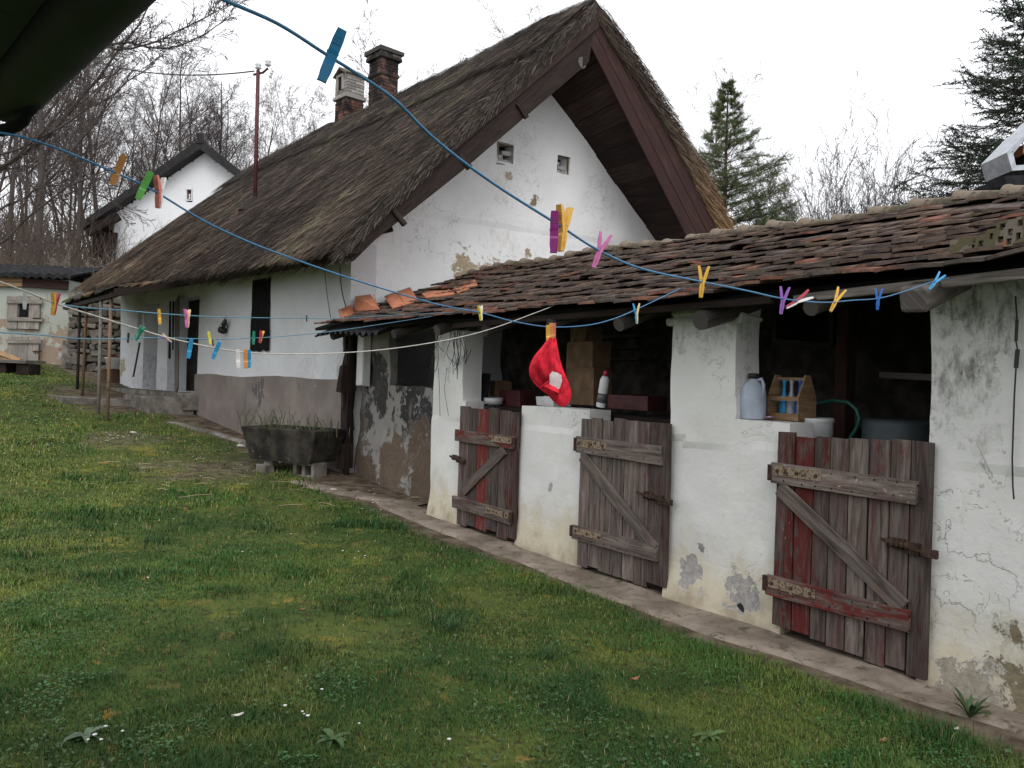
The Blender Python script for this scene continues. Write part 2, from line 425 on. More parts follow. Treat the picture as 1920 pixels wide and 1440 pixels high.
M['black_sheet'] = plain('black_corrugated_sheet', (.020, .020, .022), .85, 0, .4, 5, .3, .15)
M['concrete'] = plain('old_concrete', (.165, .15, .132), .92, 0, .4, 4, .6, .15)
M['stone'] = tinted('field_stone', .92, 12, .6, .012)
M['brick'] = tinted('sooty_brick', .92, 22, .6, .008, dirt=[((.022, .018, .018), .42, .54, 3.5), ((.11, .10, .08), .64, .72, 14)])
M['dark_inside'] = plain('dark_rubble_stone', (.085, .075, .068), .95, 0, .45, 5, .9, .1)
M['bark'] = tinted('winter_bark', .95, 25, .4, .01)
M['needles'] = tinted('conifer_needles', .75, 3, .1, .002, spec=.25)
M['grass'] = tinted('grass_blades', .7, 2.2, .05, .002, spec=.3)
M['leaf'] = tinted('weed_leaves', .6, 20, .2, .002, spec=.35)
M['plastic'] = tinted('coloured_plastic', .38, 60, .05, .001, spec=.5)
M['peg_wood'] = tinted('peg_wood', .6, 60, .1, .001)
M['steel'] = plain('galvanised_steel', (.36, .38, .41), .42, .8, .15, 12, .1)
M['blue_cord'] = plain('blue_plastic_cord', (.035, .17, .34), .45, 0, .15, 90, .2)
M['teal_cord'] = plain('thin_teal_cord', (.09, .24, .33), .45, 0, .15, 90, .2)
M['white_cord'] = plain('off_white_cord', (.50, .48, .43), .6, 0, .15, 90, .2)
M['black_rubber'] = plain('black_cable', (.018, .018, .02), .55, 0, .2, 40, .1)
M['black_iron'] = plain('black_iron', (.02, .02, .022), .5, .3, .3, 30, .2)
M['red_fabric'] = plain('red_cotton', (.56, .018, .036), .85, 0, .30, 26, .5, .15)
M['white_fabric'] = plain('white_mesh_fabric', (.55, .45, .47), .8, 0, .10, 60, .2, .2)
M['black_cloth'] = plain('black_cloth', (.012, .011, .012), .95, 0, .3, 12, .4, .1)
M['maroon_paint'] = plain('maroon_paint', (.075, .018, .020), .55, 0, .3, 14, .3)
M['porcelain'] = plain('white_porcelain', (.6, .62, .64), .25, 0, .05, 20, .02)
M['cardboard'] = plain('brown_cardboard', (.17, .11, .068), .9, 0, .22, 7, .1, .1)
M['jug'] = plain('bluish_white_plastic', (.40, .45, .54), .5, 0, .14, 6, .06)
M['white_plastic'] = plain('white_plastic', (.66, .66, .66), .4, 0, .08, 8, .05)
M['green_hose'] = plain('dark_green_hose', (.015, .10, .075), .4, 0, .1, 20, .05)
M['dark_green'] = plain('dark_green_eave_paint', (.010, .018, .017), .6, .0, .4, 6, .15, .3)
M['glass'] = plain('dark_window_glass', (.02, .022, .026), .12, 0, .2, 3, .02, .5)
M['mossy_concrete'] = None
t = NT('mossy_dark_concrete'); v = t.obj
c = t.mix(t.ramp(t.noise(v, 3, 5, .65), .38, .70), (.018, .016, .014), (.065, .058, .050))
c = t.mix(t.ramp(t.noise(t.map(v, (4, 4, 1.2)), 2.6, 6, .7), .56, .68), c, (.045, .052, .018))
c = t.mix(t.ramp(t.noise(v, 9, 5, .7), .66, .72), c, (.26, .24, .21))
M['mossy_concrete'] = t.done(c, .95, t.bump(t.noise(v, 14, 5, .7), .7, .02), spec=.15)
t = NT('peeling_green_plaster'); v = t.obj
c = t.mix(t.ramp(t.noise(v, 1.2, 4), .4, .62), (.36, .37, .33), (.33, .36, .32))
n1 = t.noise(v, 1.7, 6, .62)
zz = t.xyz(t.pos())[2]
c = t.mix(t.ramp(t.math('SUBTRACT', n1, t.math('MULTIPLY', t.math('SUBTRACT', zz, 2.9), .12)), .51, .56), c, (.26, .205, .155))
c = t.mix(t.ramp(t.noise(v, 2.4, 6, .7), .62, .68), c, (.22, .10, .075))
M['green_plaster'] = t.done(c, .92, t.bump(t.math('ADD', n1, t.math('MULTIPLY', t.noise(v, 18, 4), .2)), .6, .03), spec=.15)
# ------------------------------------------------------------------ ground sheet
gx = np.unique(np.round(np.concatenate([np.arange(-90, -24, 3.0), np.arange(-24, -11, .5), np.arange(-11, 5, .11), np.arange(5, 20, .6), np.arange(20, 91, 4.0)]), 3))
gy = np.unique(np.round(np.concatenate([np.arange(-12, 0, 1.0), np.arange(0, 14, .11), np.arange(14, 30, .4), np.arange(30, 121, 3.0)]), 3))
GX, GY = np.meshgrid(gx, gy, indexing='ij'); GZ = ground(GX, GY)
def dirt_mask(x, y):
    s = (x-S0[0])*DS[0]+(y-S0[1])*DS[1]; t_ = (x-S0[0])*NS[0]+(y-S0[1])*NS[1]
    n = fbm2(x, y, 1.3, 21, 3)*.5
    # oblique house frame
    det = DH[0]*GH[1]-DH[1]*GH[0]; dx = x-C0[0]; dy = y-C0[1]
    a = (dx*GH[1]-dy*GH[0])/det; b = (DH[0]*dy-DH[1]*dx)/det
    m = sstep(-.66, -.44, t_+n*.25)*sstep(-4, -3, s)
    m = np.maximum(m, sstep(-.95, -.45, b+n*.4)*sstep(-1.6, -.6, a+n)*sstep(5, 3, b))
    m = np.maximum(m, sstep(-2.6, -1.6, b+n*.5)*sstep(5.3, 6.5, a)*sstep(11, 9.5, a)*.9)
    w = np.hypot((x+4.6)/1.3, (y-12.0)/1.6)          # worn patch out in the lawn
    m = np.maximum(m, .75*sstep(1.0, .3, w+n*.8))
    w = np.hypot((x+6.6)/1.0, (y-13.6)/1.2)
    m = np.maximum(m, .6*sstep(1.0, .3, w+n*.9))
    return np.clip(m, 0, 1)
q_ = (GX-C0[0])*DH[0]+(GY-C0[1])*DH[1]
DIRT = dirt_mask(GX, GY); LIT = np.clip(sstep(13.5, 19, q_+fbm2(GX, GY, .3, 31)*2.0), 0, 1)*1.0
nu, nv = GX.shape
V = np.stack([GX, GY, GZ], -1).reshape(-1, 3)
I = (np.arange(nu-1)[:, None]*nv + np.arange(nv-1)[None, :]).ravel()
Q = np.stack([I, I+nv, I+nv+1, I+1], -1)
me = np_mesh('ground', V, Q=Q)
a_ = me.attributes.new('mask', 'FLOAT_COLOR', 'POINT')
cc = np.ones((len(V), 4), np.float32); cc[:, 0] = DIRT.ravel(); cc[:, 1] = LIT.ravel(); cc[:, 2] = 0; a_.data.foreach_set('color', cc.ravel())
me.shade_smooth()
t = NT('lawn_soil'); v = t.pos()
mk = t.sep(t.n('Attribute', {'attribute_name': 'mask'}).outputs['Color'])
lawn = t.mix(t.ramp(t.noise(v, 1.1, 5, .6), .36, .64), (.032, .056, .014), (.080, .100, .024))
lawn = t.mix(t.ramp(t.noise(v, 3.1, 5, .65), .56, .70), lawn, (.12, .105, .030))
lawn = t.mix(t.ramp(t.noise(v, 1.15, 4, .6), .56, .68), lawn, (.15, .145, .030))
lawn = t.mix(t.ramp(t.noise(v, 2.3, 4, .7), .64, .70), lawn, (.22, .14, .035))
lawn = t.mix(t.ramp(t.noise(v, 16, 4, .7), .52, .68), lawn, (.035, .027, .016))
soil = t.mix(t.ramp(t.noise(v, 5, 5, .65), .35, .68), (.060, .044, .031), (.165, .132, .098))
soil = t.mix(t.ramp(t.vor(v, 26, 'F1', 0), .10, .04), soil, (.26, .24, .20))
lit = t.mix(t.ramp(t.noise(v, 2.2, 6, .7), .36, .66), (.055, .040, .026), (.16, .112, .070))
lit = t.mix(t.ramp(t.noise(v, .5, 4), .52, .66), lit, (.050, .062, .024))
c = t.mix(mk[1], lawn, lit); c = t.mix(mk[0], c, soil)
M['ground'] = t.done(c, .97, t.bump(t.math('ADD', t.noise(v, 9, 5, .7), t.math('MULTIPLY', t.noise(v, 40, 4), .5)), .8, .03), spec=.1)
g = link('ground', me, M['ground']); tag(g, 'mossy lawn sloping up to a wooded bank behind the farmhouse', 'ground', kind='structure')

# trodden apron along the shed
mb = MB(); rows = []
for s in np.arange(-3.2, 7.15, .12):
    w = float(np.interp(s, [-3.2, -.6, 0, 1.7, 3.5, 5, 6.7, 7.1], [.25, .27, .40, .51, .47, .42, .40, .25])) + .05*float(fbm2(np.array([s]), np.array([0.]), 1.7, 3)[0])
    row = []
    for k in range(9):
        t_ = -w + (w+.12)*k/8
        p = S(s, t_, 0); z = gz(p[0], p[1]) + (.018 if k > 0 else -.05) + .012*float(fbm2(p[:1], p[1:2], 3.0, 8)[0])
        p[2] = z; row.append(p)
    rows.append(row)
mb.grid(rows)
t = NT('trodden_concrete'); v = t.pos()
c = t.mix(t.ramp(t.noise(v, 2.2, 5, .65), .35, .68), (.150, .122, .096), (.275, .232, .188))
c = t.mix(t.ramp(t.noise(v, 7, 6, .7), .54, .68), c, (.085, .070, .055))
kc = t.math('ABSOLUTE', t.math('SUBTRACT', t.noise(v, 1.6, 5, .6, .3), .5))
c = t.mix(t.math('MULTIPLY', t.ramp(kc, .008, .002), .45), c, (.045, .038, .032))
c = t.mix(t.ramp(t.noise(v, 3.1, 5, .7), .60, .68), c, (.070, .075, .030))
c = t.mix(t.ramp(t.vor(v, 40), .12, .05), c, (.36, .33, .29))
M['apron'] = t.done(c, .95, t.bump(t.noise(v, 17, 5, .7), .6, .015), spec=.12)
o = obj('path', mb, M['apron'], smooth=True); tag(o, 'trodden concrete strip along the foot of the stable doors', 'path', kind='structure')
# slabs in front of the farmhouse doors
def strip(name, pts, w, th, mat, label):
    mb = MB(); rows = []
    for i, (p0, p1) in enumerate(zip(pts[:-1], pts[1:])):
        for k in range(7):
            p = p0 + (p1-p0)*k/6; d = p1-p0; n = np.array([d[1], -d[0], 0]); n /= np.linalg.norm(n)
            row = []
            for j in range(5):
                q = p + n*w*(j/4-.5)*(1+.15*math.sin(3*k+i)); q = q.copy(); q[2] = gz(q[0], q[1]) + (th if 0 < j < 4 else -.05) + .008*random.uniform(-1, 1); row.append(q)
            rows.append(row)
    mb.grid(rows); o = obj(name, mb, mat, smooth=True); return tag(o, label, 'path', kind='structure')
strip('path', [on_ground(318, 792), on_ground(400, 812), on_ground(478, 835)], .30, .03, M['concrete'], 'narrow concrete gutter strip running along the farmhouse plinth')
strip('path', [on_ground(560, 905), on_ground(650, 925), on_ground(790, 950)], .5, .025, M['apron'], 'bare earth patch between the trough and the stable')

# ------------------------------------------------------------------ farmhouse
house = thing('farmhouse', H(4, 3.4, .6), 'long white thatched farmhouse with a deep dark gable overhang and two chimneys', 'farmhouse')
EZ = lambda a: np.interp(a, [-1.3, .2, 1.7, 3.4, 5.3, 8, 12], [3.40, 3.44, 3.45, 3.47, 3.54, 3.66, 3.72])
RZ = lambda a: np.interp(a, [-1.3, 0, 2, 5, 8, 11.2, 12.5], [8.06, 8.08, 7.95, 7.90, 7.86, 7.72, 7.45])
RB = 3.5
def roof_pt(a, w, off=0.0):
    """w -1 front eave .. 0 ridge .. 1 back eave; off = distance below the thatch face"""
    ez, rz = float(EZ(a)), float(RZ(a))
    if w <= 0:
        k = 1+w; b0 = -.86; b = b0 + (RB-b0)*k; z = (ez+.10) + (rz-ez-.10)*k + .05*math.sin(PI*k)
        nb, nz_ = -.716, .698
    else:
        k = 1-w; b1 = 7.72; b = b1 + (RB-b1)*k; z = (ez+.10) + (rz-ez-.10)*k + .40*math.sin(PI*k)
        nb, nz_ = .716, .698
    f = 1-math.exp(-abs(w)*14)
    return b-nb*off*f, z-nz_*off*(f+(1-f)*1.35)
A0, A1 = -1.20, 11.75
mb = MB(); TH = .34
As = lines(A0, A1, .22); Ws = list(np.linspace(-1, 1, 57))
top = []; bot = []
for a in As:
    rt, rb_ = [], []
    for w in Ws:
        b, z = roof_pt(a, w); n = .045*float(fbm(np.array([[a*1.1, w*4, .5]]), 4, 3)[0]) + .02*float(fbm(np.array([[a*4, w*14, .5]]), 14, 2)[0])
        if -.24 < w < .24: n += .10
        rt.append(H(a, b, z+n)); b, z = roof_pt(a, w, TH); rb_.append(H(a, b, z))
    top.append(rt); bot.append(rb_)
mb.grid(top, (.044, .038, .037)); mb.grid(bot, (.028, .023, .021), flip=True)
na = len(As); nw = len(Ws)
mb.grid([[top[0][j], bot[0][j]] for j in range(nw)], (.10, .075, .05)); mb.grid([[top[-1][j], bot[-1][j]] for j in range(nw)], (.05, .04, .035))
mb.grid([[top[i][0], bot[i][0]] for i in range(na)], (.07, .055, .045)); mb.grid([[top[i][-1], bot[i][-1]] for i in range(na)], (.07, .055, .045))
roof = obj('thatched_roof', mb, M['thatch'], house, smooth=False)
# loose straw lying on the thatch, one mesh
def straws(n, fn, wd=(.006, .012), seed=3):
    r = np.random.default_rng(seed); V = np.zeros((n*4, 3)); C_ = np.zeros((n, 3))
    for i in range(n):
        p, d, side, up, L, colr = fn(r)
        w = r.uniform(*wd); e = p + d*L + up*r.uniform(-.01, .05)
        V[i*4:i*4+4] = [p-side*w/2, p+side*w/2, e+side*w*.35, e-side*w*.35]; C_[i] = colr
    Q = np.arange(n*4).reshape(-1, 4); return V, Q, C_
hx = np.array([DH[0], DH[1], 0]); gxv = np.array([GH[0], GH[1], 0]); zz_ = np.array([0, 0, 1.])
PATCH = lambda a, w: float(fbm(np.array([[a*.8, w*5, 2.0]]), 91, 2)[0])
def straw_front(r):
    a = r.uniform(A0-.08, A1+.05) if r.random() > .35 else A0-.08 + abs(r.normal(0, 2.6)); a = min(a, A1)
    w = -r.random()
    if r.random() < .22: w = -1 + abs(r.normal(0, .12)); w = min(w, -.02)
    ez = w; L = r.uniform(.16, .55)
    b, z = roof_pt(max(a, A0), w); p = H(a, b, z+.015+r.uniform(0, .05)+(.10 if w > -.24 else 0))
    tilt = r.normal(.0, .16) + .22*math.sin(a*2.2+w*9)*r.random(); dn = -(gxv*.702+zz_*.712); d = dn*math.cos(tilt)+hx*math.sin(tilt)*-1; up = zz_*.7-gxv*.7
    d = d + up*r.uniform(-.05, .05); d /= np.linalg.norm(d)
    light = np.clip((w+1), 0, 1); edge = math.exp(-max(0, a+1.2)/3.0)*math.exp(-(w+1)*2.2)
    g = r.uniform(.020, .060)*(1+.2*r.normal()); k = 1.0
    if r.random() < .13+.42*edge: g = r.uniform(.08, .22); k = 1.10
    if r.random() < .02: g = .30
    pt_ = PATCH(a, w); br = float(sstep(1, 9, a))*float(sstep(-.3, -1, w)); g = max(.015, g*(1+.45*pt_)*(1+.45*br)); colr = (g*1.0*k*(1+.10*br), g*.81, g*.69/k*(1-.15*br))
    if pt_ > .55 and r.random() < .3: colr = (g*.9, g*.95, g*.5)
    return p, d, hx+up*r.normal(0, .3), up, L, colr
V1, Q1, C1 = straws(125000, straw_front, (.0035, .007), 5)
def straw_verge(r):                                 # straw ends along the gable edge, and hanging from the eave
    k = r.random()
    if k < .32:                                      # right-hand verge: tan underside edge
        w = r.random()**.8; b, z = roof_pt(A0, w, r.uniform(-.02, .34)); p = H(A0-.03-r.uniform(0, .09), b, z)
        dn = gxv*.70-zz_*.71; d = dn + hx*r.normal(-.12, .16) + (gxv*.7+zz_*.7)*r.normal(.05, .10)
        h = sstep(.35, .78, w); g = r.uniform(.05, .14)*(1-h)+r.uniform(.16, .40)*h
        colr = (g*1.05, g*(.80-.14*h), g*(.64-.28*h)); L = r.uniform(.15, .36)
    elif k < .70:                                    # left-hand verge
        w = -r.random(); b, z = roof_pt(A0, w, r.uniform(-.03, .16)); p = H(A0-.01-r.uniform(0, .07), b, z)
        dn = -(gxv*.70+zz_*.71); d = dn + hx*r.normal(-.16, .2) + (zz_*.7-gxv*.7)*r.normal(.0, .14)
        g = r.uniform(.04, .10) if r.random() < .7 else r.uniform(.12, .26); colr = (g*1.05, g*.88, g*.74); L = r.uniform(.12, .36)
    else:                                            # front eave fringe
        a = r.uniform(A0, A1); b, z = roof_pt(a, -1, r.uniform(-.02, TH)); p = H(a, b+.05, z+.04)
        d = -(gxv*.62+zz_*.78) + hx*r.normal(-.1, .3); g = r.uniform(.03, .09) if r.random() < .65 else r.uniform(.1, .22)
        colr = (g*1.05, g*.86, g*.7); L = r.uniform(.08, .26)
    d /= np.linalg.norm(d); side = np.cross(d, hx if k < .7 else gxv); side /= np.linalg.norm(side)+1e-9
    if r.random() < .5: side = np.cross(d, side)
    return p, d, side, zz_*0, L, colr
V2, Q2, C2 = straws(26000, straw_verge, (.004, .008), 9)
Vs = np.concatenate([V1, V2]); Qs = np.concatenate([Q1, Q2+len(V1)]); Cs = np.concatenate([C1, C2])
o = link('loose_straw', np_mesh('loose_straw', Vs, Q=Qs, c=Cs), M['straw'], roof)
# ridge cap binding rods and iron straps on the thatch
mb = MB()
for w in (-.245, ):
    pts = []
    for a in np.arange(A0, A1, .35):
        b, z = roof_pt(a, w); pts.append(H(a, b, z+.085+.02*random.uniform(-1, 1)))
    mb.tube(pts, .022, 6)
obj('ridge_rod', mb, M['grey_wood'], roof)
for (a, w0, w1) in ((-1.05, -.33, -.10), (-.55, -.22, -.02), (2.3, -.26, -.05)):
    mb = MB(); pts = []
    for k in range(8):
        w = w0+(w1-w0)*k/7; b, z = roof_pt(a, w); pts.append(H(a+.10*math.sin(k*1.3), b, z+.10+.04*math.sin(k*2.1)))
    mb.tube(pts, .012, 5); obj('iron_strap', mb, M['rust'], roof)

# walls
def soff_l(b): return 3.55+1.01*(b+.45)+.12
def soff_r(b): return 7.05-.856*(b-3.4)
def gable_keep(b, z):
    if 2.62 < b < 2.93 and 5.43 < z < 5.78: return False
    if 3.84 < b < 4.13 and 5.47 < z < 5.80: return False
    return z < min(soff_l(b)+.25, soff_r(b)+.32)
mb = wall(lines(.06, 7.0, .09, (2.62, 2.93, 3.84, 4.13)), lines(-.1, 7.3, .09, (5.43, 5.78, 5.47, 5.80)), gable_keep,
          lambda u, z, d: H(d+.035*math.sin(u*1.1)+.03*float(sstep(4.45, 4.3, z)), u, z), .45, .02, 3, 1.1)
obj('gable_wall', mb, M['gable_plaster'], house, smooth=False)
FZ = lambda a: .95
def front_keep(a, z):
    if 6.15 < a < 7.95 and 1.22 < z < 3.26: return False
    if 8.62 < a < 9.62 and 1.22 < z < 3.30: return False
    if 9.80 < a < 10.12 and 2.55 < z < 3.12: return False
    return True
mb = wall(lines(0, 11.5, .12, (6.15, 7.95, 8.62, 9.62, 9.80, 10.12)), lines(-.2, 3.75, .12, (1.22, 3.26, 3.30, 2.55, 3.12)), front_keep,
          lambda u, z, d: H(u, d, z), .42, .015, 11, 1.3)
obj('front_wall', mb, M['front_plaster'], house)
mb = MB()
for p0, p1 in ((H(11.5, .42, 0), H(11.5, 7, 0)), (H(.3, 6.9, 0), H(11.5, 6.9, 0))):
    q0, q1 = p0.copy(), p1.copy(); n = np.array([p1[1]-p0[1], p0[0]-p1[0], 0]); n /= np.linalg.norm(n)
    mb.prism([q0, q1, q1+[0, 0, 3.8], q0+[0, 0, 3.8]], n*.3)
mb.prism([H(11.42, .4, 3.6), H(11.42, 6.9, 3.6), H(11.42, 3.5, 7.2)], hx*.2)
obj('rear_wall', mb, M['front_plaster'], house)
# recess behind the arcade
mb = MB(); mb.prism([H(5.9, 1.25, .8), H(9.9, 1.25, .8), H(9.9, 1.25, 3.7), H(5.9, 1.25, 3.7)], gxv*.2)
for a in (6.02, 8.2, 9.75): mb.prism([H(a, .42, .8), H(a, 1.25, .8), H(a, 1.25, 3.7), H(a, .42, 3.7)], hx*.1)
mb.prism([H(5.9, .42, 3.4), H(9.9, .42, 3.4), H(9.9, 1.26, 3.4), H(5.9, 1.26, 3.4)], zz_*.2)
M['recess'] = plain('shaded_grey_recess_plaster', (.14, .132, .126), .95, 0, .2, 3, .3, .1)  # grey darkened so the colour carries the shade under the porch
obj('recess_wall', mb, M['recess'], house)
mb = MB(); mb.prism([H(5.9, -.35, .85), H(10.4, -.6, .85), H(10.4, 1.25, .85), H(5.9, 1.25, .85)], zz_*.36)
obj('porch_floor', mb, M['concrete'], house)
dr = obj('door', (lambda m: (m.prism([H(6.35, 1.16, 1.22), H(7.25, 1.16, 1.22), H(7.25, 1.16, 3.15), H(6.35, 1.16, 3.15)], gxv*.06, (0, .75, 0)), m)[1])(MB()), M['grey_wood'], house)
mb = MB(); mb.prism([H(6.20, .30, 1.24), H(6.75, .30, 1.24), H(6.75, .30, 1.72), H(6.20, .30, 1.72)], gxv*.04, (0, .35, 0)); obj('door_board', mb, M['dark_wood'], dr)
# plinth
mb = wall(lines(.03, 6.13, .12), lines(-.1, 1.6, .12), lambda u, z: True, lambda u, z, d: H(u, -.045+d, z-(.02*math.sin(u*2) if z > 1.55 else 0)), .06, .012, 17, 1.7)
obj('plinth', mb, M['plinth'], house)
# rotten dark timber at the corner
mb = MB()
for k in range(7):
    z0 = .25+k*.30; mb.obox(H(-.10+.03*random.uniform(-1, 1), -.02+.05*random.uniform(-1, 1), z0+.16), hx*.05, gxv*random.uniform(.05, .13), zz_*.19, (0, random.uniform(.5, .9), 0), .02)
mb.beam(H(-.16, -.06, .1), H(-.12, -.03, 2.42), .09, .07, gxv, (0, .6, 0), .01)
obj('corner_post', mb, M['dark_wood'], house)
# brick vents
for (b0, b1, z0, z1, rows) in ((2.62, 2.93, 5.43, 5.78, ((.30, .50, 0, .42), (.06, .30, .1, .98), (.52, .74, .34, .98))), (3.84, 4.13, 5.47, 5.80, ((.04, .26, .02, .55), (.28, .50, .35, .98), (.52, .70, .02, .45), (.05, .24, .6, .98)))):
    mb = MB(); w, h = b1-b0, z1-z0
    for (y0, y1, x0, x1) in rows:
        mb.obox(H(.11, b0+w*(x0+x1)/2, z0+h*(y0+y1)/2), hx*.06, gxv*w*(x1-x0)/2, zz_*h*(y1-y0)/2, (.40, .385, .37), .006)
    for zc, bc, hw, hh in ((z0-.012, (b0+b1)/2, w/2+.03, .016), (z1+.012, (b0+b1)/2, w/2+.03, .016)): mb.obox(H(.02, bc, zc), hx*.025, gxv*hw, zz_*hh, (.20, .17, .14), .004)
    for bc in (b0-.012, b1+.012): mb.obox(H(.02, bc, (z0+z1)/2), hx*.025, gxv*.016, zz_*h/2, (.20, .17, .14), .004)
    vt = obj('vent', mb, M['stone'], house)
    mb = MB(); mb.obox(H(.24, (b0+b1)/2, (z0+z1)/2), hx*.02, gxv*w*.6, zz_*h*.6, (.02, .02, .02)); obj('vent_shade_panel', mb, M['black_cloth'], vt)  # black panel painted as the dark inside the vent
# barge boards
def board(pts, th, mat, name, a=A0, tone=1.0):
    mb = MB(); mb.prism([H(a, b, z) for b, z in pts], hx*-th, (0, tone, 0)); return obj(name, mb, mat, house)
board([(-.62, 3.60), (3.46, 7.66), (3.36, 7.02), (2.65, 6.34), (1.0, 4.78), (-.60, 3.36), (-.80, 3.34)], .03, M['dark_wood'], 'barge_board', A0-.03, .7)
board([(-.66, 3.60), (-.60, 3.72), (3.50, 7.86), (3.52, 7.64)], .03, M['dark_wood'], 'barge_board', A0-.065, 1.0)
R0, R1 = ((3.29, 7.43), (3.73, 7.90)), ((6.05, 4.00), (7.02, 4.00))
for k in range(3):
    f0, f1 = k/3+.006, (k+1)/3-.006
    L = lambda e, f: (e[0][0]+(e[1][0]-e[0][0])*f, e[0][1]+(e[1][1]-e[0][1])*f)
    board([L(R0, f0), L(R1, f0), L(R1, f1), L(R0, f1)], .028, M['maroon_wood'], 'barge_board', A0-.03-.004*k, random.uniform(.85, 1.2))
# extend the boards down behind the stable roof
# soffit planks under the right-hand slope
mb = MB()
for k in range(13):
    f0, f1 = k/13, (k+.94)/13
    def sp(f, a):
        k_ = (a-0)/(A0+.02); b = 3.38+3.5*f; zw = soff_r(b)+.02; zb = 7.42-1.02*(b-3.38); return H(a, b, zw*(1-k_)+zb*k_)
    j = random.uniform(-.012, .012)
    p = [sp(f0, .12), sp(f0, A0+.02), sp(f1, A0+.02), sp(f1, .12)]
    mb.prism([q+zz_*j for q in p], zz_*.03, (0, random.uniform(.6, 1.3), 0))
obj('soffit', mb, M['dark_wood'], house)
mb = MB()
for k in range(13):
    f0, f1 = k/13, (k+.94)/13
    def sl(f, a): b = 3.36-3.9*f; return H(a, b, soff_l(b)+.02)
    mb.prism([sl(f0, .12), sl(f0, A0+.02), sl(f1, A0+.02), sl(f1, .12)], zz_*.03, (0, random.uniform(.6, 1.3), 0))
obj('soffit', mb, M['dark_wood'], house)
for b, z in ((3.23, 6.98), ):
    mb = MB(); mb.tube([H(A0-.06, b, z), H(-.5, b, z), H(.3, b, z)], .095, 14); obj('purlin', mb, M['grey_wood'], house, smooth=False)
for (b, z, L) in ((.30, 3.98, .28), ):
    mb = MB(); mb.beam(H(.1, b-.2, z-.10), H(-.16, b+L, z+.06), .16, .15, zz_, (0, .5, 0), .012); obj('beam_end', mb, M['dark_wood'], house)
mb = MB()
for (b, z) in ((2.05, 5.92), (1.05, 4.95), (.0, 3.95)):
    mb = MB(); mb.obox(H(A0-.08, b, z), hx*.03, (gxv*.7-zz_*.7)*.13, (gxv*.7+zz_*.7)*.035, (0, .8, 0), .006); obj('cleat', mb, M['dark_wood'], house)
# chimneys
def bricks(mb, c, w, d, z0, z1, seed, col0=(.13, .058, .042), mortar=(.13, .12, .11)):
    r = random.Random(seed); ax, ay = hx, np.array([-hx[1], hx[0], 0]); bh = .075
    mb.obox(c+zz_*(z0+z1)/2, ax*(w/2-.012), ay*(d/2-.012), zz_*(z1-z0)/2, mortar)
    n = int((z1-z0)/bh)
    for k in range(n):
        z = z0+(k+.5)*bh
        for (dirv, nrm, L, off) in ((ax, ay, w, d/2), (ax, -ay, w, d/2), (ay, ax, d, w/2), (ay, -ax, d, w/2)):
            m = max(2, round(L/.24)); bl = L/m; sh = (k % 2)*.5
            for i in range(m+1):
                x0 = max(0, (i-sh)*bl); x1 = min(L, (i-sh+1)*bl)
                if x1-x0 < .03: continue
                xm = (x0+x1)/2-L/2; f = r.uniform(.55, 1.3)
                mb.obox(c+zz_*z+dirv*xm+nrm*(off-.012), dirv*((x1-x0)/2-.006), nrm*(.016+r.uniform(0, .004)), zz_*(bh/2-.006), tuple(x*f for x in col0))
def chim(px, py, b, seed):
    p = hit(px, py, C0+GH*b, DH); return p
c1 = chim(719, 150, 3.75, 1); c2 = chim(655, 195, 3.65, 2)
D1, D2 = c1[1], c2[1]
k1, k2 = D1/FOC, D2/FOC
zt1 = at(719, 100, D1)[2]; zt2 = at(655, 134, D2)[2]
base1 = np.array([c1[0], c1[1], 0]); base2 = np.array([c2[0], c2[1], 0])
mb = MB(); w = 56*k1
bricks(mb, base1, w*.74, w*.66, 7.2, zt1-.22, 4, (.11, .062, .050)); bricks(mb, base1, w*.92, w*.84, zt1-.22, zt1-.08, 5, (.06, .05, .048)); bricks(mb, base1, w*.80, w*.72, zt1-.60, zt1-.52, 6, (.07, .05, .045))
ch = obj('chimney', mb, M['brick'], house); ch['label'] = 'taller sooty brick chimney'
mb = MB(); mb.obox(base1+zz_*(zt1-.035), hx*w*.50, np.array([-hx[1], hx[0], 0])*w*.46, zz_*.045, (.06, .058, .055), .008); obj('chimney_cap', mb, M['stone'], ch)
mb = MB(); w = 54*k2; ay = np.array([-hx[1], hx[0], 0])
bricks(mb, base2, w*.76, w*.66, 7.1, zt2-.72, 8, (.15, .075, .055))
ch = obj('chimney', mb, M['brick'], house); ch['label'] = 'shorter chimney with whitewashed head and blacked-in opening'
mb = MB()
wr = random.Random(4)
bricks(mb, base2, w*.78, w*.68, zt2-.68, zt2-.14, 12, (.34, .32, .30), (.26, .24, .22))
mb.obox(base2+zz_*(zt2-.70), hx*w*.45, ay*w*.40, zz_*.035, (.30, .28, .26), .008)
for q in (-1, 1):
    fc = base2+ay*q*(w*.34+.012)
    if q*(ay@np.array([base2[0], base2[1], 0])) > 0: continue
    mb.obox(fc+zz_*(zt2-.36), hx*w*.14, ay*.012, zz_*.15, (.012, .012, .012))  # solid black box, painted shade that reads as a recess
    for u in (-1, 1): mb.obox(fc+hx*u*w*.17+ay*q*.02+zz_*(zt2-.37), hx*.03, ay*.02, zz_*.17, (.33, .31, .29), .006)
    mb.obox(fc+ay*q*.02+zz_*(zt2-.19), hx*w*.22, ay*.025, zz_*.03, (.22, .2, .18), .006)
for sgn in (-1, 1):
    mb.obox(base2+zz_*(zt2-.075)+hx*sgn*w*.21, ay*w*.42, (hx*-sgn*.88+zz_*.47)*w*.26, (zz_*.88+hx*sgn*.47)*.025, (.15, .14, .115), .010)
obj('chimney_head', mb, M['stone'], ch)

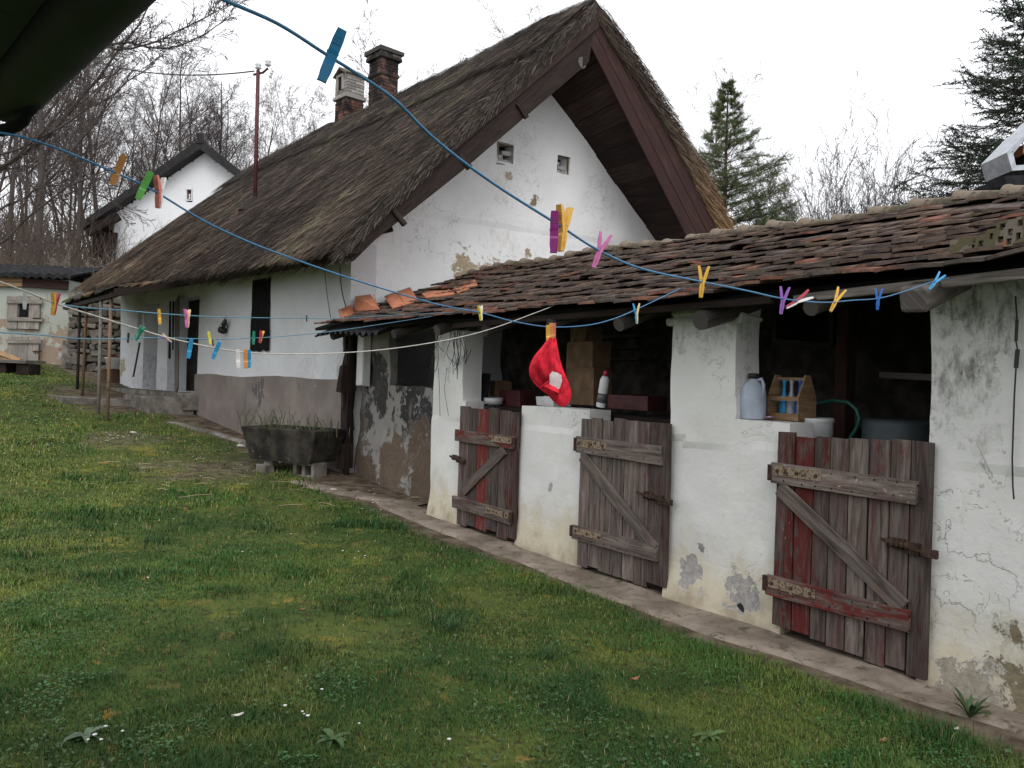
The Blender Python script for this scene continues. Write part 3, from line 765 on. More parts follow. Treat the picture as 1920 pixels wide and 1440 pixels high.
# hanging cloth, lantern, hook, cables on the front wall
mb = MB(); rows = []
for i in range(15):
    u = 2.72+.72*i/14; row = []
    for j in range(13):
        z = 3.40-1.30*j/12 - (.05*random.random() if j == 12 else 0); row.append(H(u+.01*math.sin(j), -.035-.02*math.sin(i*1.5)*(.3+j/12), z))
    rows.append(row)
mb.grid(rows); mb.grid([[p+gxv*.006 for p in r] for r in rows], flip=True)
o = obj('hanging_cloth', mb, M['black_cloth'], base=H(3.1, -.04, 2.1), smooth=True); tag(o, 'black frayed cloth hung over the window of the farmhouse front', 'cloth')
lt = thing('lantern', hit(418, 627, C0-GH*.10, DH), 'black wire storm lantern hanging on the farmhouse front wall', 'lantern')
p0 = hit(416, 622, C0-GH*.10, DH); p1 = hit(424, 594, C0-GH*.10, DH); ax = p1-p0; Lh = np.linalg.norm(ax); ax /= Lh
mb = MB(); mb.lathe(p0, [(.085, 0), (.09, .05), (.06, .09), (.04, .10)], 12, ax); obj('fuel_base', mb, M['black_iron'], lt)
mb = MB(); mb.lathe(p0+ax*Lh*.52, [(.05, 0), (.055, .03), (.03, .07), (.02, .10)], 12, ax); obj('cap', mb, M['black_iron'], lt)
mb = MB()
for k in range(4):
    r_ = np.array([math.cos(k*PI/2+.4), math.sin(k*PI/2+.4), 0])*.075; mb.tube([p0+r_+ax*.05, p0+r_*1.05+ax*Lh*.4, p0+ax*Lh*.66+r_*.3], .006, 5)
pts = [p0+ax*Lh*.5+hx*.08*math.cos(th)+ax*.20*math.sin(th) for th in np.linspace(0, PI, 9)]; mb.tube(pts, .006, 5)
obj('cage', mb, M['black_iron'], lt)
mb = MB(); mb.lathe(p0+ax*.11, [(.035, 0), (.05, .05), (.05, .11), (.03, .16)], 12, ax); obj('glass_globe', mb, M['glass'], lt)
for (pa, pb, pc, lab) in (((607, 478), (612, 540), (621, 601), 'thin black cable hanging straight from the thatch to the tiled roof'), ((638, 478), (639, 530), (649, 576), 'thicker black cable curving down beside the house corner')):
    mb = MB(); q = [hit(*p, C0-GH*.06, DH) for p in (pa, pb, pc)]
    pts = [(1-f)**2*q[0]+2*f*(1-f)*(2*q[1]-.5*q[0]-.5*q[2])+f*f*q[2] for f in np.linspace(0, 1, 12)]
    mb.tube(pts, .009 if 'thicker' in lab else .006, 5); o = obj('cable', mb, M['black_rubber'], base=pts[-1]); tag(o, lab, 'cable')

# service mast on the thatch
pb = None
for w in np.linspace(-1, 0, 200):                   # where the sight line to the foot meets the slope
    b, z = roof_pt(5.0, w)
    p = hit(478, 378, C0+GH*b, DH)
    if pb is None or abs(p[2]-(roof_pt((p[:2]-C0-GH*b)@DH, w)[1])) < pb[0]: pb = (abs(p[2]-(roof_pt((p[:2]-C0-GH*b)@DH, w)[1])), p, w)
foot = pb[1]; topp = at(484, 132, foot[1]-.05)
ms = thing('service_mast', foot, 'maroon iron service mast with porcelain insulators standing on the thatch', 'mast')
mb = MB(); mb.tube([foot-zz_*.3, foot+(topp-foot)*.5, topp], [.045, .042, .04], 10); obj('pole', mb, M['maroon_paint'], ms, smooth=True)
mb = MB(); rg = np.array([1, .1, 0]); mb.tube([topp-rg*.10-zz_*.1, topp+rg*.10-zz_*.04, topp+rg*.2+zz_*.06], .025, 6); obj('cross_arm', mb, M['maroon_paint'], ms)
for p in (topp+zz_*.02, topp+rg*.2+zz_*.1):
    mb = MB(); mb.lathe(p, [(.03, 0), (.075, .03), (.04, .06), (.07, .09), (.045, .13), (.02, .16)], 12); obj('insulator', mb, M['porcelain'], ms, smooth=True)
mb = MB(); mb.lathe(foot-zz_*.12, [(.34, -.10), (.2, .06), (.06, .22), (.05, .30)], 14); obj('flashing', mb, M['dark_wood'], ms)
mb = MB(); w0 = topp-rg*.08-zz_*.02; w1 = at(60, 62, 24.0); pts = []
for k in range(24):
    f = k/23; p = w0+(w1-w0)*f; p = p-zz_*(1.2*4*f*(1-f)*.42); pts.append(p)
mb.tube(pts, .016, 5); o = obj('service_wire', mb, M['black_rubber'], base=w0); tag(o, 'thin service wire running left from the mast insulator into the trees', 'wire')
# ------------------------------------------------------------------ stable with the tiled roof
shed = thing('stable', S(3, 1.2, 0), 'low whitewashed stable with plank half doors under an old tiled roof', 'stable')
sx_, nx_ = np.array([DS[0], DS[1], 0]), np.array([NS[0], NS[1], 0])
DOORS = ((0.0, 1.04), (2.02, 3.15), (4.12, 5.30))
def shed_keep(s, z):
    for i, (a, b) in enumerate(DOORS):
        if a+.04 < s < b-.04: return False
    if s < .06: return z < 2.26
    if 1.46 < s < 2.12: return z < 2.26
    if 5.30 < s: return z < 2.2
    return z < 1.39
mb = wall(lines(-3.2, 6.05, .055, (.06, 1.0, 1.46, 2.08, 2.12, 3.11, 4.16, 5.26)), lines(-.12, 2.26, .055, (1.39, )), shed_keep,
          lambda s, z, d: S(s+.008*math.sin(z*6.1+s*2)*(1 if z > 1.42 else 0), d + (.02*math.sin(s*2.2) if z > 1.2 else 0) - .05*float(sstep(.35, -.1, z)), z), .25, .014, 23, 1.7)
for f in mb.f: f.reverse()
obj('front_wall', mb, M['shed_plaster'], shed)
# capitals on the pillar
mb = MB()
for (a, b, z0, z1, o_) in ((1.44, 2.15, 2.10, 2.17, .025), (1.47, 2.12, 2.17, 2.26, .012)):
    mb.obox(S((a+b)/2, .125, (z0+z1)/2), sx_*(b-a)/2, nx_*(.125+o_), zz_*(z1-z0)/2, (1, 1, 1), .012)
obj('pillar_cap', mb, M['shed_plaster'], shed, bevel=.02)
# recessed bay
BQ_ = hit(731, 680, S0+NS*.45, DS); BS = float((BQ_[:2]-S0)@DS)
def bay_keep(s, z):
    if 6.05 < s < BS and 1.52 < z < 2.34: return False
    return True
mb = wall(lines(6.0, 9.28, .06, (BS, )), lines(-.15, 2.4, .06, (1.52, )), bay_keep, lambda s, z, d: S(s, .45+d-.07*float(sstep(.9, .1, z)), z), .12, .030, 31, 2.3)
for f in mb.f: f.reverse()
obj('bay_wall', mb, M['bay_plaster'], shed)
mb = MB(); mb.obox(S(9.0, .36, 1.95), sx_*.11, nx_*.07, zz_*.45, (1, 1, 1), .01); obj('bay_post', mb, M['shed_plaster'], shed, bevel=.02)
mb = MB(); mb.prism([S(6.0, .25, -.1), S(6.0, .5, -.1), S(6.0, .5, 2.2), S(6.0, .25, 2.2)], sx_*-.25); obj('pillar_return', mb, M['shed_plaster'], shed)
# dark interior
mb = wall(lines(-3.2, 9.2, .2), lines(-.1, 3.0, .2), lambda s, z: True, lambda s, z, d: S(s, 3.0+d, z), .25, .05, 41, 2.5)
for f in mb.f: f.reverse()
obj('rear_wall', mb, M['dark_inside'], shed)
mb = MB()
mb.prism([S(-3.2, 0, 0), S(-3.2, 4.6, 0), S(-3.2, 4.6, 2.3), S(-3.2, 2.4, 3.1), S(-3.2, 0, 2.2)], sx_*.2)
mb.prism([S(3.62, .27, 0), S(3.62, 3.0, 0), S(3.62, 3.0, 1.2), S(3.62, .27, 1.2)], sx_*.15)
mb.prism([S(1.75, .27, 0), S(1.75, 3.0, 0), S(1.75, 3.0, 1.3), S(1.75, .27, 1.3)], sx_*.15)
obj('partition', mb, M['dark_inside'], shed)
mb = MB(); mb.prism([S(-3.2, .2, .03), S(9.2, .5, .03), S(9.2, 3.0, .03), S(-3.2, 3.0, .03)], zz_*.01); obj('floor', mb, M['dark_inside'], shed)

# roof
def roofz(s, t_):
    ez = float(np.interp(s, [-3, -.6, .6, 3.4, 8.84, 9.3], [2.33, 2.28, 2.225, 2.24, 2.36, 2.37])); rz = float(np.interp(s, [-3, .6, 1.6, 2.7, 4.6, 6.2, 9.3], [3.2, 3.24, 3.26, 3.29, 3.36, 3.41, 3.46]))
    k = (t_+.45)/2.85
    if k > 1: return rz-(k-1)*1.1
    return ez+(rz-ez)*k-.05*math.sin(PI*k)*(1+.5*math.sin(s*1.3)) + .02*math.sin(s*2.7+t_*2)
mb = MB(); Ss = lines(-3.2, 9.26, .3)
P = [[S(s, t_, roofz(s, t_)-.035) for t_ in np.linspace(-.33, 5.1, 26)] for s in Ss]; Pb = [[p-zz_*.04 for p in r] for r in P]
mb.grid(P, (.03, .025, .022), flip=True); mb.grid(Pb, (.03, .025, .022)); n_ = len(P[0])
for e in (0, -1): mb.grid([[P[e][j], Pb[e][j]] for j in range(n_)], (.03, .025, .022))
for e in (0, -1): mb.grid([[P[i][e], Pb[i][e]] for i in range(len(P))], (.03, .025, .022))
sroof = obj('roof', mb, M['dark_wood'], shed)
mb = MB(); rr = random.Random(11)
NR = 17; sl = 2.85/NR
for side in (0, 1):
    for k in range(NR):
        s = -3.2 + (k % 2)*.085; wob = rr.uniform(-.02, .02)
        while s < 9.22:
            w = .19+rr.uniform(-.012, .012); sc = s+w/2
            lim = 9.24 if k > 4 else 8.86+rr.uniform(-.03, .03)
            if sc+w/2 > lim: break
            t0 = (-.47+k*sl+wob+.022*math.sin(sc*1.9+k*1.7)+.012*math.sin(sc*7+k)+rr.gauss(0, .008)) if side == 0 else (5.25-k*sl+rr.gauss(0, .01))
            t1 = t0+(sl+.13)*(1 if side == 0 else -1)
            lift = .032+abs(rr.gauss(0, .007))+.012*math.sin(sc*3.1+k*2); tilt = rr.gauss(0, .010)
            if rr.random() < .02: lift += .03; tilt += rr.gauss(0, .03)
            p00 = S(sc-w/2+.003, t0+tilt, roofz(sc, t0)+lift+rr.gauss(0, .004)); p10 = S(sc+w/2-.003, t0-tilt, roofz(sc, t0)+lift+rr.gauss(0, .004))
            p11 = S(sc+w/2-.003, t1-tilt, roofz(sc, t1)-.006); p01 = S(sc-w/2+.003, t1+tilt, roofz(sc, t1)-.006)
            g = rr.random(); k_ = k/NR
            if rr.random() < .04+.22*math.exp(-k*.9)+(.40 if sc > 7.9 else 0): colr = (.19, .088, .062)
            elif g < .55: colr = (.118, .082, .064)
            else: colr = (.088, .070, .059)
            if k == 0 and rr.random() < .45: colr = (.19, .095, .07)
            f = rr.uniform(.75, 1.15); colr = tuple(x*f for x in colr)
            mid = S(sc, t0-.022*(1 if side == 0 else -1), roofz(sc, t0)+lift)
            up = zz_*.020
            lo = [p00, mid, p10, p11, p01]
            mb.prism(lo, up, colr)
            s += w+.003
tiles = obj('roof_tiles', mb, M['tile'], sroof)
# half-round ridge tiles: one, then copies
def ridge_mb():
    m = MB(); L = .44; rows = []
    for i, (x, r) in enumerate(((-L/2, .098), (-L/2+.03, .104), (-L/2+.06, .092), (0, .086), (L/2-.02, .082), (L/2, .082))):
        rows.append([np.array([math.cos(a)*0, 0, 0]) + np.array([x, -math.cos(a)*r, math.sin(a)*r*.82]) for a in np.linspace(-.1, PI+.1, 13)])
    m.grid(rows, (.185, .150, .115)); rows2 = [[p*np.array([1, .84, .80]) for p in r] for r in rows]; m.grid(rows2, (.2, .17, .14), flip=True)
    for e in (0, -1): m.grid([[rows[e][j], rows2[e][j]] for j in range(13)], (.3, .26, .2))
    return m
first = None; s = -2.9; ang = math.atan2(-DS[1], -DS[0])
while s < 9.15:
    p = S(s, 2.40, roofz(s, 2.4)-.002+random.uniform(-.012, .012))
    if first is None:
        first = link('ridge_tile', mesh_from('ridge_tile', *[getattr(ridge_mb(), k) for k in ('v', 'f', 'uv', 'c')]), M['ridge_tile']); o = first; o.parent = sroof
    else:
        o = first.copy(); COL.objects.link(o); o.parent = sroof
    o.location = Vector(p - world_loc(sroof)); sl_ = (roofz(s+.2, 2.4)-roofz(s-.2, 2.4))/.4
    o.rotation_euler = (random.gauss(0, .03), math.atan(sl_)+.10+random.gauss(0, .02), ang+random.gauss(0, .03))
    s += .385
# eave log and rafters
mb = MB(); mb.tube([S(s, .06+.03*math.sin(s), 2.29+.02*math.sin(s*1.7)) for s in np.arange(-3.2, 6.2, .5)], .085, 10); obj('eave_log', mb, M['dark_wood'], shed)
mb = MB(); mb.tube([S(s, .42, 2.42) for s in np.arange(6.0, 9.3, .5)], .085, 10); obj('eave_log', mb, M['dark_wood'], shed)
for s in (-1.2, .62, 1.50, 2.35, 3.25, 4.35, 5.35, 6.45, 7.45, 8.5):
    mb = MB(); r = random.uniform(.05, .07)
    pts = [S(s+.02*math.sin(t_*3), t_, roofz(s, t_)-.09-r+.012*math.sin(t_*5)) for t_ in (-.36, 0, .8, 1.6, 2.38)]
    mb.tube(pts, [r, r*1.05, r, r*.95, r*.9], 10, (0, .42, 0)); obj('rafter', mb, M['grey_wood'], shed)
mb = MB(); mb.beam(S(-.12, -.52, 2.09), S(-.05, .9, 2.56), .15, .12, zz_, (0, .6, 0), .008); obj('rafter', mb, M['grey_wood'], shed, bevel=.02)
mb = MB(); mb.beam(S(-.75, -.40, 2.20), S(.75, -.30, 2.185), .05, .055, zz_, (0, 1.1, .1), .004); obj('eave_batten', mb, M['grey_wood'], shed)
mb = MB(); mb.beam(S(.9, -.34, 2.185), S(5.0, -.33, 2.20), .04, .05, zz_, (0, .7, .1), .004); obj('eave_batten', mb, M['dark_wood'], shed)
# corrugated black sheet under the far end of the tiles
rows = []
for i in range(60):
    s = 6.5+2.25*i/59; row = []
    for t_ in (-.52, -.2, .2): row.append(S(s, t_, roofz(s, t_)-.085+.028*math.cos(i*1.25)-(.02 if t_ < -.4 else 0)))
    rows.append(row)
mb = MB(); mb.grid(rows); mb.grid([[p-zz_*.004 for p in r] for r in rows], flip=True); obj('corrugated_sheet', mb, M['black_sheet'], shed, smooth=True)

# plank doors
def door(s0, s1, zb, zt, cols, battens, brace, hinge_far, bolt, label):
    d = None; mb = MB(); n = len(cols); w = (s1-s0)/n; rr = random.Random(int(s1*100)); x = s1
    for i, (red, tone, pale) in enumerate(cols):            # listed from the far (left) edge
        ww = w*rr.uniform(.88, 1.12) if i < n-1 else x-s0
        z0 = zb+rr.uniform(-.02, .035); z1 = zt+rr.uniform(-.025, .012)
        tone *= rr.uniform(.72, 1.22)
        mb.obox(S(x-ww/2, -.045+rr.uniform(-.006, .006), (z0+z1)/2), sx_*(ww/2-.0045), nx_*.013, zz_*(z1-z0)/2, (red, tone, pale), .0025)
        x -= ww
    d = obj('door', mb, M['door_wood'], shed, bevel=.003); d['label'] = label
    for (z, h, sa, sb, red, tone, pale, drop) in battens:
        mb = MB(); mb.beam(S(sa, -.074, z+drop/2), S(sb, -.074, z-drop/2), .028, h, zz_, (red, tone, pale), .003)
        for q in range(n):
            for dz in (-.3, .28):
                sq = s1-(q+.5+rr.uniform(-.2, .2))*w; mb.lathe(S(sq, -.087, z+dz*h+rr.uniform(-.01, .01)), [(.0065, 0), (.006, .003), (.003, .0045)], 7, -nx_, (0, .12, 0))
        obj('batten', mb, M['door_wood'], d, bevel=.004)
        e = sa if hinge_far else sb; sg = -1 if hinge_far else 1
        mb = MB(); Lh = .36*(abs(sa-sb)/1.0)
        mb.obox(S(e+sg*(Lh/2+.03), -.0905, z+.018+(drop/2 if hinge_far else -drop/2)*.6), sx_*Lh/2, nx_*.003, zz_*h*.23, (.25, .20, .145), .001)
        for q in (.08, .5, .9): mb.lathe(S(e+sg*(.03+Lh*q), -.0925, z+.018+(drop/2 if hinge_far else -drop/2)*.6), [(.014, 0), (.012, .006), (.004, .009)], 8, -nx_, (.05, .03, .022))
        hp = obj('hinge_plate', mb, M['cream_iron'], d)
        mb = MB(); mb.tube([S(e-sg*.005, -.085, z-h*.36), S(e-sg*.005, -.085, z+h*.42)], .018, 8)
        obj('hinge_pin', mb, M['rust'], hp)
    (sa, za, sb, zb2) = brace; mb = MB(); mb.beam(S(sa, -.072, za), S(sb, -.072, zb2), .026, .105, np.array([0, 0, 1.]), (0.0, .95, .05), .003); obj('brace', mb, M['door_wood'], d, bevel=.004)
    s_, z, L, dr_ = bolt; mb = MB()
    mb.beam(S(s_+L, -.085, z+.02), S(s_-.06, -.085, z-.01), .016, .02, zz_); mb.obox(S(s_+L*.6, -.07, z+.01), sx_*.05, nx_*.008, zz_*.03); mb.obox(S(s_+.05, -.07, z-.004), sx_*.04, nx_*.010, zz_*.035)
    for q in range(4): mb.tube([S(s_+L*(.3+.12*q), -.085, z-.005), S(s_+L*(.3+.12*q)+.02, -.085, z+.02)], .018, 8)
    mb.obox(S(s_-.05, -.08, z-.012), sx_*.045, nx_*.012, zz_*.024); obj('bolt', mb, M['rust'], d, bevel=.002)
R_ = lambda r, t_, p=.1: (r, t_, p)
door(.0, 1.045, .015, 1.335, [R_(.62, .8, .25), R_(.85, .95, .1), R_(.45, .6, .1), R_(.30, .85, .1), R_(.0, 1.25, .2), R_(.36, .85), R_(.26, 1.0, .1), R_(.30, .75)],
     ((1.055, .135, 1.07, .075, .12, 1.25, .30, .01), (.31, .13, 1.085, .10, .66, 1.0, .25, -.01)), (1.01, .965, .135, .385), True, (.04, .735, .24, 0), 'largest half door, red paint left on its far boards')
door(2.03, 3.14, .02, 1.335, [R_(.12, 1.0), R_(.05, 1.05, .15), R_(.0, 1.2), R_(.10, .9), R_(.05, 1.1), R_(.22, .85), R_(.30, .75)],
     ((1.075, .15, 3.17, 2.10, .0, 1.1, .20, .01), (.30, .12, 3.19, 2.12, .0, 1.05, .25, -.01)), (3.09, .985, 2.15, .33), True, (2.07, .735, .30, 0), 'middle half door of bare grey boards')
door(4.13, 5.30, .03, 1.335, [R_(.22, .8), R_(.30, .75), R_(.9, 1.0), R_(.28, .8), R_(.34, .9), R_(.52, .8)],
     ((1.01, .13, 5.34, 4.16, .52, 1.0, .15, 0), (.26, .13, 5.36, 4.18, .12, 1.0, .15, 0)), (5.14, .40, 4.34, .93), False, (5.22, .745, .22, 0), 'farthest half door with rising brace and red boards')
# black discs painting the shade of drain holes at the foot of the wall
for (px, py) in ((1310, 1112), (1383, 1143)):
    p = hit(px, py, S0-NS*.05, DS); mb = MB(); mb.lathe(p+nx_*.06, [(.030, -.034), (.036, -.033), (.028, -.030), (.02, .2)], 9, nx_, (1, 1, 1), 1.2); o = obj('drain_hole_shade', mb, M['black_rubber'], shed)

# loose tiles leaning by the gable
def on_roof(px, py):
    best = None
    for t_ in np.linspace(-.44, 2.5, 400):
        p = hit(px, py, S0+NS*t_, DS); s = (p[:2]-S0)@DS; e = abs(p[2]-roofz(min(s, 9.3), t_)-.06)
        if best is None or e < best[0]: best = (e, p)
    return best[1]
LT = [((662, 584), (711, 580), (694, 552), (666, 555), 'orange clay tile standing upright at the far end of the stable roof'), ((735, 577), (784, 563), (769, 538), (720, 555), 'square orange tile tipped sideways under the blue line'),
      ((800, 559), (853, 550), (839, 537), (785, 545), 'dull flat orange tile lying low against the gable wall'), ((857, 548), (895, 534), (888, 515), (838, 535), 'orange tile propped highest beside the chipped plaster'), ((641, 597), (664, 588), (659, 571), (634, 581), 'broken orange tile piece at the very end of the stable roof')]
for a_, b_, c_, d_, lab in LT:
    q = [on_roof(*a_), on_roof(*b_), hit(*c_, C0-DH*.10, GH), hit(*d_, C0-DH*.10, GH)]
    n = np.cross(q[1]-q[0], q[3]-q[0]); n /= np.linalg.norm(n); base = (q[0]+q[1])/2
    mb = MB(); mb.prism(q, n*-.018)
    ex = (q[1]-q[0]); ey = (q[3]-q[0]+q[2]-q[1])/2
    for f in (.04, .5, .96):
        p0 = q[0]+ex*f+ey*.04; p1 = q[0]+ex*f+ey*.96; mb.beam(p0-n*.0+n*.004, p1+n*.004, .014, .008, n)
    o = obj('clay_tile', mb, M['loose_tile'], base=base, bevel=.003); tag(o, lab, 'roof tile', 'loose clay tiles left on the stable roof')

# perforated block lying on the roof
best = None
for t_ in np.linspace(-.3, 2.3, 300):
    p = hit(1880, 470, S0+NS*t_, DS); s = (p[:2]-S0)@DS; e = abs(p[2]-roofz(s, t_)-.05)
    if best is None or e < best[0]: best = (e, s, t_, p)
_, sB, tB, pB = best
print('block', sB, tB)
kB = pB[1]/FOC
def blk_keep(u, z):
    x = 65-(u-.08)/kB; zz = z/kB
    top = 29 if x < 18 else 31 if x < 31 else 41 if x < 47 else 51+(x-47)*.09
    if zz > top: return False
    for hx_, hy_ in ((10, 7), (25, 13), (41, 26), (58, 15), (57, 39), (74, 29), (74, 10), (90, 43), (89, 17), (103, 30), (119, 42), (118, 15), (10, 22)):
        if abs(x-hx_) < 4.2 and abs(zz-hy_) < 6.2: return False
    return True
mb = wall(np.arange(-.16, .35, .0082), np.arange(0, .25, .0082), blk_keep, lambda u, z, d: S(sB+u-.08, tB+d*.3+z*.25, roofz(sB, tB)+.055+z), .11, .004, 51, 6)
bc = [(.11, .105, .075) if random.random() < .75 else (.24, .10, .05) for _ in mb.f]
nz_ = vnoise(np.array([np.mean([mb.v[i] for i in f], axis=0) for f in mb.f])*14, 3)
mb.c = [(.19, .085, .045) if n > .5 else ((.070, .064, .036) if n < -.05 else (.115, .098, .078)) for n in nz_]
o = obj('hollow_brick', mb, M['stone'], base=S(sB, tB, roofz(sB, tB)+.05)); tag(o, 'broken mossy perforated brick lying on the tiled roof at the right', 'brick')
# ------------------------------------------------------------------ clothes lines and pegs
def line_pts(px, d0, d1, sub=5):
    """sight points along the line; depth runs evenly in 1/d, which is a straight run in plan"""
    x0, x1 = px[0][0], px[-1][0]; out = []
    P = [np.array(p, float) for p in px]
    for i in range(len(P)-1):
        a, b, c, d = P[max(i-1, 0)], P[i], P[i+1], P[min(i+2, len(P)-1)]
        for k in range(sub):
            f = k/sub; q = .5*((2*b)+(-a+c)*f+(2*a-5*b+4*c-d)*f*f+(-a+3*b-3*c+d)*f**3); out.append(q)
    out.append(P[-1])
    return [at(q[0], q[1], 1/(1/d0+(1/d1-1/d0)*(q[0]-x0)/(x1-x0))) for q in out]
LINES = {
 'A': ([(200, -112), (380, -22), (420, 0), (520, 44), (610, 101), (680, 145), (740, 187), (800, 247), (860, 297), (940, 354), (1030, 411), (1060, 430), (1120, 468), (1200, 503), (1310, 527), (1400, 545), (1468, 560), (1540, 567), (1600, 563), (1650, 559), (1700, 545), (1752, 527), (1785, 520)], .78, 4.0, .0036, 'blue_cord', 'bright blue clothes line nearest the camera, sloping down to the stable rafter'),
 'B': ([(-120, 229), (8, 250), (60, 262), (120, 283), (200, 317), (280, 353), (380, 413), (470, 455), (560, 489), (660, 523), (760, 554), (830, 573), (900, 586), (960, 602), (1030, 613), (1100, 610), (1150, 598), (1200, 577), (1275, 541)], 1.65, 4.6, .0045, 'blue_cord', 'blue clothes line carrying the red cap, from the near gutter to the stable eave'),
 'C': ([(112, 571), (160, 577), (230, 582), (300, 588), (400, 594), (500, 596), (575, 597), (640, 597), (720, 592), (800, 588), (880, 584)], 2.56, 9.0, .0042, 'teal_cord', 'upper thin teal clothes line crossing the house front'),
 'D': ([(-300, 603), (-20, 622), (75, 628), (150, 635), (240, 635), (300, 633), (400, 636), (475, 634), (560, 628), (640, 619), (740, 604), (830, 590)], 2.645, 8.8, .0048, 'teal_cord', 'lower thin grey blue clothes line with black and yellow pegs'),
 'E': ([(-300, 418), (-20, 521), (60, 551), (110, 571), (200, 599), (260, 617), (330, 637), (445, 659), (550, 664), (650, 661), (740, 653), (840, 637), (920, 617), (1000, 588), (1042, 572)], 2.0, 6.9, .0050, 'white_cord', 'off white clothes line sagging across the yard')}
LD = {}
for k, (px, d0, d1, r, m, lab) in LINES.items():
    pts = line_pts(px, d0, d1); LD[k] = (px[0][0], px[-1][0], d0, d1)
    mb = MB(); mb.tube(pts, r*.60, 6); o = obj('clothes_line', mb, M[m], base=pts[0], smooth=True); tag(o, lab, 'clothes line', 'clothes lines strung across the yard')
def depth(k, x):
    x0, x1, d0, d1 = LD[k]; return 1/(1/d0+(1/d1-1/d0)*(x-x0)/(x1-x0))
YEL = (.72, .40, .045); BLU = (.014, .27, .56); DBL = (.014, .12, .44); PUR = (.26, .10, .42); PNK = (.62, .16, .42); GRN = (.17, .55, .12); DGR = (.01, .22, .13); WHT = (.72, .70, .70); RED = (.42, .02, .06); ORG = (.62, .27, .08); MAG = (.30, .02, .22); LBL = (.03, .30, .58); BLK = (.012, .012, .014); PYL = (.70, .52, .25); SAL = (.60, .17, .13); LYE = (.62, .55, .05)
def peg(k, top, bot, c1, c2, kind, label):
    """two tapered jaws round a wire spring; kind 'face' shows one flat side, 'side' the open V"""
    xm, ym = (top[0]+bot[0])/2, (top[1]+bot[1])/2; d = depth(k, xm)
    a, b = at(*top, d), at(*bot, d); ax = a-b; L = np.linalg.norm(ax); ax /= L
    vw = at(xm, ym, d)-np.array([0, 0, EYE]); vw /= np.linalg.norm(vw)
    side = np.cross(ax, vw); side /= np.linalg.norm(side); vw = np.cross(side, ax)
    c = (a+b)/2; root = thing('clothes_peg', c, label, 'clothes peg', 'clothes pegs on the lines')
    if kind == 'side': op, wd, W = side, vw, L*.135
    elif kind == 'half': op = (side*.75-vw*.66); op /= np.linalg.norm(op); wd = np.cross(ax, op); W = L*.20
    else: op, wd, W = -vw, side, L*.21
    for sg, colr in ((1, c1), (-1, c2)):
        mb = MB(); rows = []
        prof = ((-.5, .018, .075), (-.42, .020, .085), (-.3, .022, .10), (-.16, .030, .10), (-.1, .022, .085), (.02, .03, .11), (.10, .055, .115), (.3, .10, .10), (.5, .155, .075))
        for h, o_, th in prof:
            inn = o_-th*.5; outr = o_+th*.5; inn = max(inn, .004)
            ww = W*(.5 if abs(h) < .4 else .42)
            rows.append([c+ax*h*L+op*sg*inn*L+wd*ww, c+ax*h*L+op*sg*outr*L+wd*ww, c+ax*h*L+op*sg*outr*L-wd*ww, c+ax*h*L+op*sg*inn*L-wd*ww, c+ax*h*L+op*sg*inn*L+wd*ww])
        mb.grid(rows, colr)
        for e in (0, -1): mb.add(rows[e][:4], [(0, 1, 2, 3)], colr)
        for h in (.22, .28, .34): mb.obox(c+ax*h*L+op*sg*(.085+.15*(h-.1)+.04)*L, ax*.008*L, op*.006*L, wd*W*.44, tuple(x*.9 for x in colr))
        obj('jaw', mb, M['plastic'], root, bevel=.0006)
    mb = MB(); pts = []
    for q in range(25):
        th = q/24*4*2*PI; pts.append(c+ax*(.04*L+math.cos(th)*.045*L)+op*math.sin(th)*.055*L+wd*W*(.55*(q/12-1)))
    mb.tube(pts, .008*L, 4, (.35, .36, .38)); obj('spring', mb, M['steel'], root)
    return root
